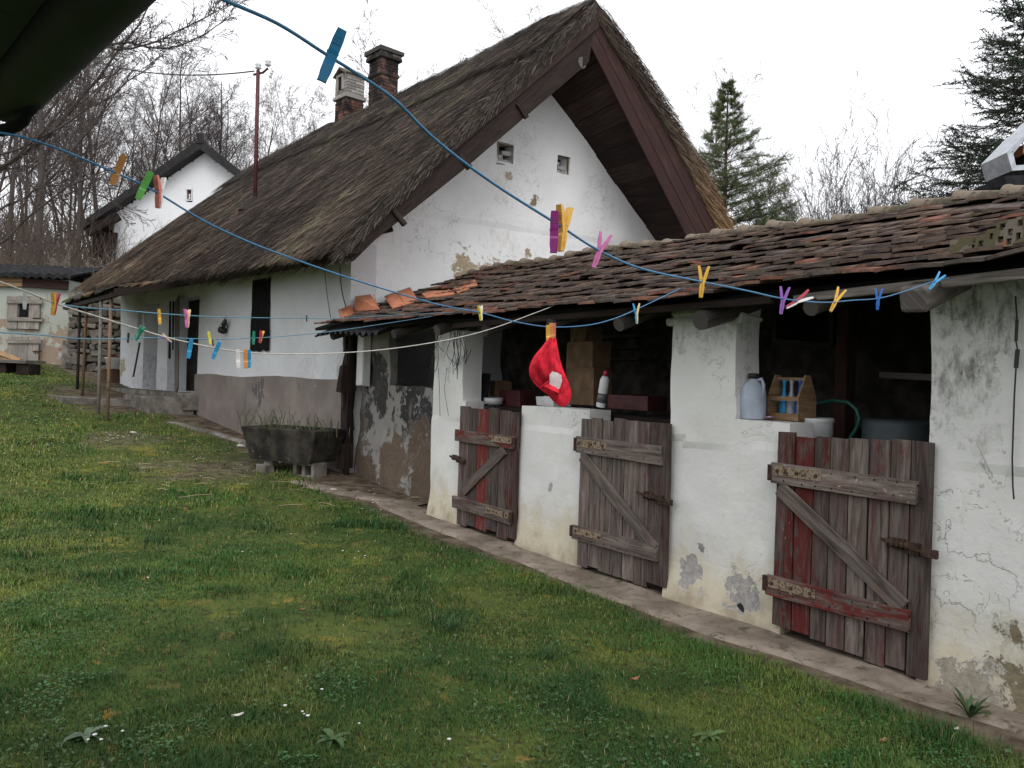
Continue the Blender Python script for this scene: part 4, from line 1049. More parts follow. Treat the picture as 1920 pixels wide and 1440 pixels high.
PEGS = [
 ('A', (640, 60), (603, 152), BLU, BLU, 'face', 'large blue peg tilted on the near line against the sky beside the chimneys'),
 ('A', (1040, 398), (1038, 474), MAG, MAG, 'face', 'dark magenta peg beside the yellow one in front of the gable'),
 ('A', (1059, 387), (1050, 471), YEL, YEL, 'half', 'yellow peg gripping the near line in front of the gable'),
 ('A', (1136, 438), (1113, 502), PNK, PNK, 'side', 'pink peg with open V just above the stable roof ridge'),
 ('A', (1320, 499), (1314, 558), YEL, YEL, 'side', 'orange yellow peg on the blue line over the red eave tiles'),
 ('A', (1472, 538), (1464, 589), PUR, PUR, 'side', 'lilac peg hanging upright beside the red and white one'),
 ('A', (1520, 551), (1474, 577), RED, WHT, 'side', 'two tone red and white peg lying almost level along the line'),
 ('A', (1579, 541), (1557, 584), YEL, YEL, 'side', 'yellow peg leaning over the dark opening above the largest door'),
 ('A', (1648, 541), (1645, 581), DBL, DBL, 'side', 'dark blue peg hanging upright over the dark opening'),
 ('A', (1767, 513), (1742, 543), BLU, BLU, 'side', 'blue peg at the rafter end where the near line is tied'),
 ('B', (233, 291), (210, 346), ORG, YEL, 'face', 'orange peg farthest left on the blue line below the bare trees'),
 ('B', (283, 322), (258, 374), GRN, GRN, 'face', 'light green peg between the orange and the red and white pegs'),
 ('B', (300, 331), (297, 390), SAL, WHT, 'half', 'salmon and white peg in front of the far white gable'),
 ('B', (900, 573), (902, 601), LYE, WHT, 'half', 'small yellow and white peg under the tiled eave'),
 ('B', (1027, 610), (1028, 644), YEL, YEL, 'face', 'yellow peg holding the left edge of the red cap'),
 ('B', (1033, 606), (1034, 643), ORG, YEL, 'face', 'orange peg in the middle of the three holding the red cap'),
 ('B', (1039, 606), (1038, 640), SAL, PNK, 'face', 'pink peg holding the right edge of the red cap'),
 ('B', (1193, 569), (1194, 607), BLU, PYL, 'side', 'blue and yellow peg on the line near the white pillar'),
 ('C', (298, 580), (300, 608), YEL, YEL, 'face', 'yellow peg in front of the arcade pillar of the house'),
 ('C', (351, 580), (351, 614), PNK, PYL, 'half', 'pink and cream peg in front of the grey house door'),
 ('C', (575, 591), (575, 603), BLK, BLK, 'face', 'tiny black peg on the teal line against the white wall'),
 ('D', (391, 622), (395, 646), LYE, LYE, 'face', 'lemon yellow peg beside a black one near the lantern'),
 ('D', (398, 637), (400, 649), BLK, BLK, 'face', 'small black peg beside the lemon yellow one'),
 ('D', (476, 621), (475, 646), DGR, DGR, 'face', 'dark green peg at the edge of the black window cloth'),
 ('D', (492, 620), (487, 643), RED, YEL, 'half', 'red and yellow peg in front of the black window cloth'),
 ('D', (241, 624), (240, 643), BLK, BLK, 'face', 'black peg in front of the far white pillar'),
 ('E', (47, 549), (46, 580), WHT, WHT, 'face', 'white peg farthest left on the white line'),
 ('E', (105, 549), (99, 591), YEL, RED, 'half', 'crimson and yellow peg near the corner of the outbuilding'),
 ('E', (268, 612), (254, 638), DGR, DGR, 'half', 'dark green peg slanting on the white line by the far pillar'),
 ('E', (303, 628), (322, 642), PUR, PYL, 'side', 'purple and cream peg lying slanted along the white line'),
 ('E', (359, 635), (353, 672), LBL, LBL, 'face', 'sky blue peg hanging in front of the house doorway'),
 ('E', (412, 641), (399, 673), LBL, LBL, 'face', 'sky blue peg slanting just right of the doorway'),
 ('E', (446, 655), (447, 690), WHT, SAL, 'face', 'white peg with pinkish edge above the plinth'),
 ('E', (460, 655), (461, 691), ORG, RED, 'face', 'orange and red peg next to the blue one above the plinth'),
 ('E', (467, 656), (467, 690), LBL, LBL, 'face', 'blue peg touching the orange one above the plinth'),
]
for p in PEGS: peg(*p)

# ------------------------------------------------------------------ the red cap
dC = depth('B', 1033)
cp = thing('baseball_cap', at(1035, 700, dC), 'red baseball cap with white mesh patch hanging brim down from the blue line', 'cap')
kx = dC/FOC
def C2(x, y, off=0.0): return at(x, y, dC)+np.array([0, off*kx, 0])
# crown: a flattened dome between left and right outlines, panels bulging to the camera
Lf = [(1027, 634), (1021, 646), (1009, 660), (999, 675), (995, 690), (996, 704), (1002, 716), (1013, 728), (1026, 740)]
Rt = [(1042, 634), (1044, 646), (1046, 660), (1049, 675), (1053, 690), (1057, 702), (1061, 712), (1064, 722), (1060, 734)]
Lf = [(1034+(x-1034)*1.10, y) for x, y in Lf]; Rt = [(1034+(x-1034)*1.12, y) for x, y in Rt]
mb = MB(); front = []; back = []
for i, (l, r) in enumerate(zip(Lf, Rt)):
    n = len(Lf); q = i/(n-1); bul = 30*math.sin(PI*min(1, .12+q*.95))**.8; rf = []; rb = []
    for j in range(13):
        f = j/12; x = l[0]+(r[0]-l[0])*f; y = l[1]+(r[1]-l[1])*f
        h = math.sin(PI*f)**.7; fold = (5.5*math.sin(f*8+q*4)+4.5*math.sin(f*15-q*9+1)+3*math.sin(q*16+f*6))*math.sin(PI*f)**.6
        seam = -1.6 if j in (3, 6, 9) else 0
        rf.append(C2(x, y, -(bul*h+fold+seam))); rb.append(C2(x, y, bul*.7*h-2))
    front.append(rf); back.append(rb)
mb.grid(front); mb.grid(back, flip=True)
obj('crown', mb, M['red_fabric'], cp, smooth=True, sub=1)
br = [(1014, 722), (1028, 712), (1044, 705), (1057, 703), (1065, 715), (1070, 733), (1070, 748), (1063, 760), (1053, 764), (1042, 758), (1029, 745)]
cx_, cy_ = 1046, 737; mb = MB(); rows = []
for rr_ in (0, .35, .7, 1.0):
    rows.append([C2(cx_+(x-cx_)*rr_, cy_+(y-cy_)*rr_, -22-9*(1-rr_**2)+(x-cx_)*.25) for x, y in br+br[:1]])
mb.grid(rows); mb.grid([[p+np.array([0, .004, 0]) for p in r] for r in rows], flip=True)
mb.grid([rows[-1], [p+np.array([0, .004, 0]) for p in rows[-1]]])
obj('brim', mb, M['red_fabric'], cp, smooth=True, sub=1)
mb = MB(); pt = [(1029, 703), (1034, 697), (1043, 699), (1051, 704), (1052, 714), (1048, 727), (1041, 734), (1034, 731), (1029, 719)]; rows = []
for rr_ in (0, .5, 1): rows.append([C2(1040+(x-1040)*rr_, 715+(y-715)*rr_, -34.5+3*rr_) for x, y in pt+pt[:1]])
mb.grid(rows); mb.grid([[p+np.array([0, .012, 0]) for p in r] for r in rows], flip=True); obj('patch', mb, M['white_fabric'], cp, smooth=True)
mb = MB(); 
for j in (3, 6, 9): mb.tube([front[i][j]-np.array([0, .0015, 0]) for i in range(len(front))], .0024, 5)
mb.tube([C2(x, y, -31) for x, y in ((1012, 726), (1026, 716), (1042, 709), (1060, 708))], .003, 5)
obj('seam', mb, M['red_fabric'], cp)

# ------------------------------------------------------------------ things on and behind the parapet
PT = 1.395
jg = thing('canister', hit(1411, 778, S0+NS*.12, DS), 'bluish white plastic canister with dark cap on the parapet by the pillar', 'canister'); p = np.array(jg.location); p[2] = PT+.005
jg.location = Vector(p); r = .105*hit(1411, 740, S0+NS*.12, DS)[1]/5.7
mb = MB(); mb.lathe(p, [(.085, 0), (.092, .01), (.094, .12), (.09, .20), (.07, .25), (.035, .275), (.033, .29)], 20); obj('body', mb, M['jug'], jg, smooth=True)
mb = MB(); mb.lathe(p+zz_*.29, [(.036, 0), (.036, .035), (.03, .04)], 16); obj('cap', mb, M['black_rubber'], jg, smooth=True)
mb = MB(); mb.tube([p+sx_*-.02+zz_*.27, p+sx_*-.07+zz_*.29, p+sx_*-.09+zz_*.25, p+sx_*-.088+zz_*.17], .012, 8); obj('handle', mb, M['jug'], jg, smooth=True)
cd = thing('bottle_carrier', S(.98, .30, PT), 'tan wooden bottle carrier with a tall end board behind the canister', 'carrier')
cL = float((hit(1436, 770, S0+NS*.22, DS)[:2]-S0)@DS); cR = float((hit(1492, 770, S0+NS*.22, DS)[:2]-S0)@DS); kc_ = (cL-cR)/.28
def cb(s, t_, z): return S(cR+(s-.90)*kc_, .03+t_, PT+z)
for s_ in (.90, 1.18):
    mb = MB(); mb.prism([cb(s_, .22, 0), cb(s_, .42, 0), cb(s_, .42, .17), cb(s_, .345, .33), cb(s_, .295, .33), cb(s_, .22, .17)], sx_*.014, (0, .9, 0)); obj('end_board', mb, M['tan_wood'], cd)
for z, h in ((.03, .05), (.16, .03)):
    mb = MB(); mb.beam(cb(.90, .225, z), cb(1.19, .225, z), .012, h, zz_, (0, .9, 0)); obj('slat', mb, M['tan_wood'], cd)
mb = MB(); mb.beam(cb(.9, .32, .01), cb(1.18, .32, .01), .19, .012, zz_, (0, .8, 0)); obj('base_board', mb, M['tan_wood'], cd)
mb = MB(); mb.tube([cb(.9, .32, .30), cb(1.19, .32, .30)], .013, 8, (0, .9, 0)); obj('handle', mb, M['tan_wood'], cd)
for i, (s_, c_, lab) in enumerate(((1.12, BLU, 'small blue bottle at the far end of the wooden carrier'), (1.05, (.35, .38, .42), 'grey glass bottle in the middle of the wooden carrier'), (.97, DBL, 'dark blue bottle next to the tall end board of the carrier'))):
    mb = MB(); mb.lathe(cb(s_, .32, .02), [(.032, 0), (.034, .01), (.034, .13), (.012, .19), (.012, .25), (.015, .255), (.015, .275)], 14, (0, 0, 1), c_); o = obj('bottle', mb, M['plastic'], base=cb(s_, .32, .02), smooth=True); tag(o, lab, 'bottle', 'bottles in the wooden carrier')
mb = MB()
for i in range(7): mb.obox(cb(1.22-.02*i, .12+.01*(i % 3), .006+.004*i), sx_*.05, nx_*.03, zz_*.002, (.6, .6, .6) if i % 2 else (.35, .2, .3), .004)
o = obj('paper_scraps', mb, M['plastic'], base=cb(1.15, .12, 0)); tag(o, 'crumpled white and purple wrapper on the parapet beside the canister', 'wrapper')
tS = float((hit(1522, 800, S0+NS*.44, DS)[:2]-S0)@DS); TB = lambda z: S(tS, .46, z)
mb = MB(); mb.lathe(TB(.95), [(.12, 0), (.135, .44), (.14, .45), (.14, .47), (.13, .475), (.125, .44)], 24); o = obj('tub', mb, M['white_plastic'], base=TB(.95), smooth=True); tag(o, 'round white tub standing behind the largest half door', 'tub')
mb = MB(); mb.obox(S(tS, .46, .48), sx_*.35, nx_*.19, zz_*.46, (0, .5, 0)); o = obj('workbench', mb, M['dark_wood'], base=S(tS, .46, .02)); tag(o, 'dark low bench inside the stable carrying the white tub', 'bench')
mb = MB(); mb.obox(S(.60, .9, 1.30), sx_*.16, nx_*.12, zz_*.11, (0, .55, 0), .004); o = obj('wooden_crate', mb, M['tan_wood'], base=S(.6, .9, 1.2)); tag(o, 'small brown crate in the dark behind the white tub', 'crate')
mb = MB(); mb.obox(S(.60, .9, .6), sx_*.3, nx_*.3, zz_*.58, (0, .4, 0)); o = obj('chest', mb, M['dark_wood'], base=S(.6, .9, .03)); tag(o, 'dark chest under the small brown crate inside the stable', 'chest')
pts = [hit(x, y, S0+NS*.62, DS) for x, y in ((1500, 770), (1530, 757), (1562, 751), (1590, 754), (1606, 768), (1611, 785), (1606, 803), (1596, 818), (1580, 840))]
mb = MB(); mb.tube(pts, .013, 8); o = obj('hose', mb, M['green_hose'], base=pts[-1], smooth=True); tag(o, 'dark green garden hose looped over the half door', 'hose')
b0 = hit(1690, 830, S0+NS*.75, DS); b0[2] = .9
mb = MB(); mb.lathe(np.array([b0[0], b0[1], .04]), [(.22, 0), (.25, .06), (.26, .7), (.25, 1.37), (.235, 1.40), (.22, 1.37)], 26); M['barrel'] = plain('dark_grey_green_plastic', (.045, .06, .065), .6, 0, .2, 6, .1); o = obj('barrel', mb, M['barrel'], base=np.array([b0[0], b0[1], .04]), smooth=True); tag(o, 'dark grey barrel standing inside the stable behind the largest door', 'barrel')
q0, q1 = hit(1652, 703, S0+NS*1.1, DS), hit(1760, 708, S0+NS*.9, DS); mb = MB(); mb.beam(q0, q1, .03, .045, zz_, (0, .9, 0)); o = obj('shelf_batten', mb, M['grey_wood'], base=q0); tag(o, 'pale level batten in the dark opening above the barrel', 'batten')
mb = MB(); q0, q1 = hit(1588, 555, S0+NS*1.2, DS), hit(1588, 900, S0+NS*1.2, DS); q1[2] = .04; q1[:2] = q0[:2]; mb.beam(q1, q0, .11, .11, nx_, (0, 2.2, 0), .004); o = obj('roof_prop', mb, M['maroon_wood'], base=q1); tag(o, 'reddish brown post propping the roof inside the stable', 'post')
fr = thing('picture_frame', hit(1505, 645, S0+NS*2.9, DS), 'old framed glass pane hung on the dark rear wall of the stable', 'frame')
fa, fb, fc, fd = [hit(x, y, S0+NS*2.9, DS) for x, y in ((1455, 640), (1562, 648), (1562, 580), (1455, 570))]
mb = MB()
for p0, p1 in ((fa, fb), (fb, fc), (fc, fd), (fd, fa)): mb.beam(p0, p1, .05, .07, nx_, (0, .7, 0))
obj('moulding', mb, M['grey_wood'], fr); mb = MB(); mb.prism([fa, fb, fc, fd], nx_*.02); obj('pane', mb, M['glass'], fr)
# behind the middle opening
bx = []
for (x0, x1, y0, y1, t_, c_, lab) in ((1060, 1113, 690, 757, .55, 'cardboard', 'lower brown cardboard box behind the red cap'), (1062, 1112, 640, 690, .58, 'cardboard', 'upper brown cardboard box stacked behind the red cap'), (1068, 1098, 612, 640, .62, 'cardboard', 'small dark brown box topmost of the cardboard stack'), (1006, 1038, 744, 760, .35, 'white_plastic', 'low white carton beside the red cap brim'), (917, 928, 714, 742, .5, 'cardboard', 'narrow upright tan box in the dark left of the cap'), (936, 975, 732, 762, .55, 'maroon_paint', 'flat maroon box behind the farthest door'), (1140, 1215, 742, 765, .6, 'maroon_paint', 'long low dark red box right of the spray can')):
    a, b = hit(x0, y1, S0+NS*t_, DS), hit(x1, y0, S0+NS*t_, DS); s0_, s1_ = (a[:2]-S0)@DS, (b[:2]-S0)@DS; z0_, z1_ = a[2], b[2]
    mb = MB(); mb.obox(S((s0_+s1_)/2, t_+.12, (z0_+z1_)/2), sx_*abs(s0_-s1_)/2, nx_*.12, zz_*(z1_-z0_)/2, (1, 1, 1), .004)
    mb.obox(S((s0_+s1_)/2, t_+.12, z1_+.002), sx_*.02, nx_*.121, zz_*.003)
    o = obj('storage_box', mb, M[c_], base=S((s0_+s1_)/2, t_+.12, z0_), bevel=.003); tag(o, lab, 'box')
mb = MB(); mb.obox(S(3.5, .62, .68), sx_*1.7, nx_*.28, zz_*.66, (0, .5, 0)); o = obj('workbench', mb, M['dark_wood'], base=S(3.5, .62, .03)); tag(o, 'long dark bench behind the parapet carrying the cardboard boxes', 'bench')
sb = thing('spray_can', hit(1127, 765, S0+NS*.2, DS), 'white spray can with a red cap leaning on the parapet', 'spray can'); p0 = hit(1126, 763, S0+NS*.2, DS); p1 = hit(1135, 705, S0+NS*.2, DS); ax = p1-p0; L = np.linalg.norm(ax); ax /= L
mb = MB(); mb.lathe(p0, [(.040, 0), (.043, .01), (.043, L*.86), (.03, L*.97), (.02, L)], 18, ax); obj('body', mb, M['white_plastic'], sb, smooth=True)
mb = MB(); mb.lathe(p0+ax*L, [(.022, 0), (.022, .03), (.016, .05)], 14, ax, RED); obj('cap', mb, M['plastic'], sb, smooth=True)
mb = MB(); mb.lathe(p0+ax*L*.15, [(.0436, 0), (.0436, L*.30)], 18, ax, (.10, .10, .11)); obj('printed_band', mb, M['plastic'], sb, smooth=True)
mb = MB(); b0 = hit(922, 765, S0+NS*.42, DS); mb.lathe(np.array([b0[0], b0[1], 1.36]), [(.13, 0), (.135, .07), (.12, .075), (.11, .02)], 20); o = obj('basin', mb, M['white_plastic'], base=b0, smooth=True); tag(o, 'white basin rim showing over the farthest door', 'basin')
mb = MB(); q0, q1 = hit(906, 760, S0+NS*.30, DS), hit(912, 700, S0+NS*.33, DS); mb.beam(q0, q1, .05, .09, nx_, (0, .5, 0)); o = obj('dark_lath', mb, M['black_sheet'], base=q0); tag(o, 'dark lath leaning on the pillar behind the farthest door', 'lath')
mb = MB(); p0 = hit(1165, 632, S0+NS*2.7, DS); 
for k in range(3): mb.beam(p0+sx_*.5+zz_*(.15*k-.3), p0-sx_*.5+zz_*(.15*k-.3), .3, .04, zz_, (0, .7, 0))
o = obj('shelf', mb, M['grey_wood'], base=p0); tag(o, 'grey plank shelves on the dark rear wall left of the pillar', 'shelf')

# wires hanging
def hang(name, px, t_, r, mat, lab, cat, extra=None):
    pts = [hit(x, y, S0+NS*t_, DS) for x, y in px]; mb = MB(); mb.tube(pts, r, 6)
    for (i, rr_) in (extra or ()): mb.tube([pts[i], pts[i+1]], rr_, 8)
    o = obj(name, mb, M[mat], base=pts[0]); return tag(o, lab, cat)
hang('knotted_string', [(1904, 555), (1907, 600), (1905, 640), (1908, 655), (1905, 690), (1902, 740), (1900, 800), (1898, 860), (1899, 910), (1901, 936)], -.05, .0042, 'black_rubber', 'dark cord with a knotted loop hanging on the white wall at the far right', 'cord', ((1, .008), (3, .011)))
mb = MB(); rr = random.Random(5)
for k in range(15):
    x = 818+rr.random()*44; y0 = 608+rr.random()*10; dx = rr.uniform(-14, 14); y1 = rr.uniform(655, 715)
    pts = [(x, y0), (x+dx*.6, y0+(y1-y0)*.35), (x+dx+rr.uniform(-6, 6), y0+(y1-y0)*.75), (x+dx*.4+rr.uniform(-10, 10), y1)]
    if k % 3 == 0: pts.append((x+dx*1.6, y0+(y1-y0)*.6))
    P_ = [hit(a, b, S0-NS*(.04+rr.random()*.06), DS) for a, b in pts]
    Q_ = []
    for i in range(len(P_)-1):
        for f in (0, .25, .5, .75):
            a, b, c, d = P_[max(i-1, 0)], P_[i], P_[i+1], P_[min(i+2, len(P_)-1)]; Q_.append(.5*((2*b)+(-a+c)*f+(2*a-5*b+4*c-d)*f*f+(-a+3*b-3*c+d)*f**3))
    mb.tube(Q_+[P_[-1]], .0035, 5)
for (x0, x1) in ((822, 824), (838, 833)): mb.tube([hit(x0, 690, S0-NS*.05, DS), hit(x1, 730, S0-NS*.05, DS), hit(x0+3, 780, S0-NS*.04, DS)], .003, 5)
o = obj('wire_bundle', mb, M['black_rubber'], base=hit(840, 610, S0-NS*.05, DS)); tag(o, 'tangled bundle of thin dark wire hanging on the leftmost white pillar', 'wire')
# ------------------------------------------------------------------ trough and what holds it
def GP(x, y): return on_ground(x, y)
tl = hit(474, 800, C0-GH*.75, DH); tr_ = hit(636, 806, C0-GH*.55, DH); dT = at(555, 806, 11.55)
tA = at(474, 799, 12.55); tB2 = at(634, 805, 11.75); u_ = tB2-tA; u_[2] = 0; Lt = np.linalg.norm(u_)*.74; u_ /= Lt; v_ = np.array([-u_[1], u_[0], 0])
zT = tA[2]+.0; zB = at(560, 866, 11.6)[2]-.03
zT = (tA[2]+tB2[2])/2
print('trough', zT, zB, Lt, gz(tA[0], tA[1]))
# near corner pulls toward the viewer
near = at(538, 808, 11.15)
mb = MB()
def ring(f, z, inset): 
    c_ = (tA+tB2)/2; hl, hw = Lt/2*f*.86, .27*f; out = []
    for (a, b) in ((-1, -1), (-.2, -1.12), (1, -1), (1.0, 1), (-1, 1)):
        p = c_+u_*a*(hl-inset)+v_*b*(hw-inset); p = p.copy(); p[2] = z; out.append(p)
    return out
c_ = (tA+tB2)/2; c_T = c_.copy()
r0, r1, r2, r3 = ring(.80, zB, 0), ring(1.0, zT, 0), ring(1.0, zT, .06), ring(.8, zT-.12, .08)
rows = [r+[r[0]] for r in (r0, [a*.5+b*.5 for a, b in zip(r0, r1)], r1, r2, r3)]
mb.grid(rows); mb.add(r0, [(4, 3, 2, 1, 0)]); mb.add(r3, [(0, 1, 2, 3, 4)])
tro = obj('trough', mb, M['mossy_concrete'], base=np.array([c_[0], c_[1], zB]), bevel=.02); tag(tro, 'mossy dark stone trough with weeds standing before the plinth', 'trough')
gzc = gz(c_[0], c_[1])
for (du, lab, w, nm) in ((.30, 'pale hollow building block under the right half of the trough', .30, 0), (-.18, 'small pale brick under the middle of the trough', .14, 1)):
    p = c_+u_*du-v_*.05; g0 = gz(p[0], p[1])-.03; h = max(zB-g0, .08)
    mb = MB()
    if nm == 0:
        for k in (-1, 0, 1): mb.obox(p+u_*k*(w/2-.02)+zz_*(g0+h/2-p[2]), u_*.022, v_*.11, zz_*h/2, (1, 1, 1), .004)
        for k in (-1, 1): mb.obox(p+zz_*(g0+h/2+k*(h/2-.02)-p[2]), u_*w/2, v_*.112, zz_*.02, (1, 1, 1), .003)
    else:
        mb.obox(p-v_*.2+zz_*(g0+h*.35-p[2]), u_*w/2, v_*.07, zz_*h*.34, (1, 1, 1), .008); mb.obox(p-v_*.1+zz_*(g0+h*.8-p[2]), u_*w*.4, v_*.06, zz_*h*.2, (1, 1, 1), .008)
    o = obj('building_block', mb, M['concrete'], base=np.array([p[0], p[1], g0]), bevel=.006); tag(o, lab, 'block')

# ------------------------------------------------------------------ porch on four thin poles
pr = thing('porch', on_ground(184, 777), 'low mossy lean-to porch roof carried by four thin rusty poles', 'porch')
feet = [on_ground(*p) for p in ((201, 789), (184, 777), (154, 742), (145, 730))]
for f, (tx, ty), c_ in zip(feet, ((209, 545), (190, 556), (163, 566), (150, 572)), ((.20, .14, .09), (.20, .18, .16), (.15, .095, .06), (.03, .028, .028))):
    tp = at(tx, ty, f[1]); mb = MB(); mb.tube([f-zz_*.1, (f+tp)/2, tp], .033, 8, c_); M.setdefault('pole', tinted('painted_pole', .7, 20, .3, .004, dirt=[((.10, .05, .03), .55, .66, 9)])); obj('pole', mb, M['pole'], pr, smooth=True)
o1, o2 = at(214, 541, feet[0][1]-.35), at(122, 566, feet[3][1]+.6)
mb = MB(); rows = []
for i in range(15):
    f = i/14; p = o1*(1-f)+o2*f; a = 5.0+6.4*f; q = H(a, -.45, float(EZ(a))-.03+.06); row = []
    for j in range(9):
        k = j/8; x = p*(1-k)+q*k; x = x.copy(); x[2] += .03*math.sin(i*2.1)*(1-k)-.03*math.sin(PI*k); row.append(x)
    rows.append(row)
mb.grid(rows, (.035, .028, .025)); mb.grid([[p-zz_*.06 for p in r] for r in rows], (.02, .016, .014), flip=True)
for e in (0, -1): mb.grid([rows[e], [p-zz_*.06 for p in rows[e]]], (.03, .025, .02)); mb.grid([[r[e] for r in rows], [r[e]-zz_*.06 for r in rows]], (.03, .025, .02))
prf = obj('porch_roof', mb, M['thatch'], pr)
mb = MB(); rr = random.Random(8)
for i in range(14):
    for j in range(7):
        p = np.array(rows[i][j])*.5+np.array(rows[min(i+1, 14)][j])*.5
        mb.obox(p+zz_*.03, (np.array(rows[min(i+1, 14)][j])-rows[i][j])*.5+zz_*rr.uniform(-.02, .02), (np.array(rows[i][min(j+1, 8)])-rows[i][j])*.6+zz_*.03, zz_*.015, rr.choice([(.05, .04, .03), (.10, .06, .035), (.07, .075, .03), (.04, .035, .033)]), .01)
obj('porch_tiles', mb, M['stone'], prf)
mb = MB()
for f in (0, .33, .66, 1):
    i = int(round(f*14)); mb.beam(rows[i][0]-zz_*.10, rows[i][8]-zz_*.10, .07, .09, zz_, (0, .6, 0), .005)
mb.beam(rows[0][0]-zz_*.13, rows[14][0]-zz_*.13, .08, .08, zz_, (0, .7, 0), .005)
obj('porch_beam', mb, M['dark_wood'], pr)

# ------------------------------------------------------------------ small things by the farmhouse doors
stp = thing('doorstep', on_ground(330, 770), 'worn stone steps leading up to the farmhouse doors', 'steps')
for (a0, a1, b0, b1, z0, z1) in ((5.95, 7.6, -1.0, -.1, .55, 1.12), (7.0, 8.6, -1.55, -.85, .6, 1.02), (7.7, 8.8, -1.9, -1.3, .6, .98)):
    mb = MB(); mb.prism([H(a0, b0, z0), H(a1, b0, z0), H(a1, b1, z0), H(a0, b1, z0)], zz_*(z1-z0)); obj('tread', mb, M['concrete'], stp, bevel=.03)
mb = MB(); mb.obox(H(9.2, -1.9, .95), hx*2.0, gxv*.35, zz_*.09, (1, 1, 1), .02); o = obj('stone_slab', mb, M['concrete'], base=H(9.2, -1.9, .86), bevel=.02); tag(o, 'long low stone slab edging the yard beside the porch poles', 'slab')
sp = on_ground(212, 716)
mb = MB(); mb.lathe(sp-zz_*.05, [(.33, 0), (.30, .1), (.27, .3), (.28, .37), (.02, .385)], 16, (0, 0, 1), (0, 1, 0)); o = obj('tree_stump', mb, M['tan_wood'], base=sp); M['stump'] = wood('stump_wood', (.03, .02, .016), (.16, .09, .05)); o.data.materials[0] = M['stump']; tag(o, 'brown sawn stump carrying the white bucket', 'stump')
bk = thing('bucket', sp+zz_*.335, 'white plastic bucket with dry stalks standing on the stump', 'bucket'); p = np.array(bk.location)
mb = MB(); mb.lathe(p, [(.165, 0), (.20, .27), (.215, .275), (.215, .30), (.195, .30), (.19, .25)], 22); obj('pail', mb, M['white_plastic'], bk, smooth=True)
mb = MB()
for k in range(40):
    a = rr.random()*6.28; q = p+zz_*.26; e = q+np.array([math.cos(a)*rr.uniform(.02, .2), math.sin(a)*rr.uniform(.02, .2), rr.uniform(.03, .16)]); mb.tube([q+np.array([math.cos(a), math.sin(a), 0])*.08, (q+e)/2+zz_*.04, e], .008, 4, rr.choice([(.12, .06, .035), (.16, .09, .05), (.08, .05, .03)]))
obj('dry_stalks', mb, M['straw'], bk)
mb = MB(); q = hit(250, 706, C0-GH*.35, DH); q2 = hit(262, 643, C0-GH*.08, DH); mb.tube([q, (q+q2)/2, q2], .022, 8); o = obj('broom_stick', mb, M['maroon_paint'], base=q); tag(o, 'dark red broomstick leaning against the far white pillar', 'broomstick')
for (x0, y0, x1, y1, b_, w, t_, mt, nm, lab) in ((331, 735, 333, 560, -.12, .42, .03, 'grey_wood', 'leaning_plank', 'wide grey plank leaning in the farmhouse doorway'), (318, 672, 319, 566, -.06, .05, .03, 'black_iron', 'iron_bar', 'long black iron bar leaning left of the grey plank'), (324, 655, 325, 566, -.05, .05, .03, 'black_iron', 'iron_bar', 'shorter black iron bar between the plank and the long bar')):
    a, b = hit(x0, y0, C0-GH*.30, DH), hit(x1, y1, C0-GH*.06, DH); mb = MB(); mb.beam(a, b, w, t_, gxv, (0, .8, 0), .005)
    o = obj(nm, mb, M[mt], base=a); tag(o, lab, 'plank' if w > .2 else 'iron bar')

# ------------------------------------------------------------------ outbuilding on the far left
dO = 23.5
ob = thing('outbuilding', on_ground(60, 690), 'small outbuilding with peeling green plaster and plank hatches at the left edge', 'outbuilding')
def OB(x, y, d=0.0): return at(x, y, dO+d)
z0 = gz(*OB(100, 690)[:2])-.3
xa, xb = OB(-120, 560)[0], OB(128, 560)[0]; zt = OB(100, 524)[2]
vs_u = lines(xa, xb, .12)
mb = wall(vs_u, lines(z0, zt, .12), lambda u, z: True, lambda u, z, d: np.array([u, dO+d, z]), 3.2, .03, 61, 1.4)
obj('wall', mb, M['green_plaster'], ob)
mb = MB(); rows = []
for i in range(70):
    x = xa-.2+(xb-xa+.45)*i/69; rows.append([np.array([x, dO-.35, zt+.12+.035*math.cos(i*1.6)]), np.array([x, dO+1.7, zt+.62+.035*math.cos(i*1.6)]), np.array([x, dO+3.5, zt+.1+.035*math.cos(i*1.6)])])
mb.grid(rows); mb.grid([[p-zz_*.05 for p in r] for r in rows], flip=True); mb.grid([[r[0] for r in rows], [r[0]-zz_*.12 for r in rows]])
obj('corrugated_roof', mb, M['black_sheet'], ob)
mb = MB(); mb.beam(OB(45, 528, -.1), OB(128, 536, -.1), .10, .26, zz_, (0, 1, 0), .01); obj('lintel', mb, M['maroon_wood'], ob)
mb = MB()
for k in range(3): mb.beam(OB(-60, 516+8*k, -.12), OB(46, 518+8*k, -.12), .04, .115, zz_, (0, rr.uniform(.8, 1.1), 0), .004)
obj('loft_board', mb, M['tan_wood'], ob)
M['pale_wood'] = wood('pale_weathered_boards', (.15, .135, .12), (.40, .36, .32))
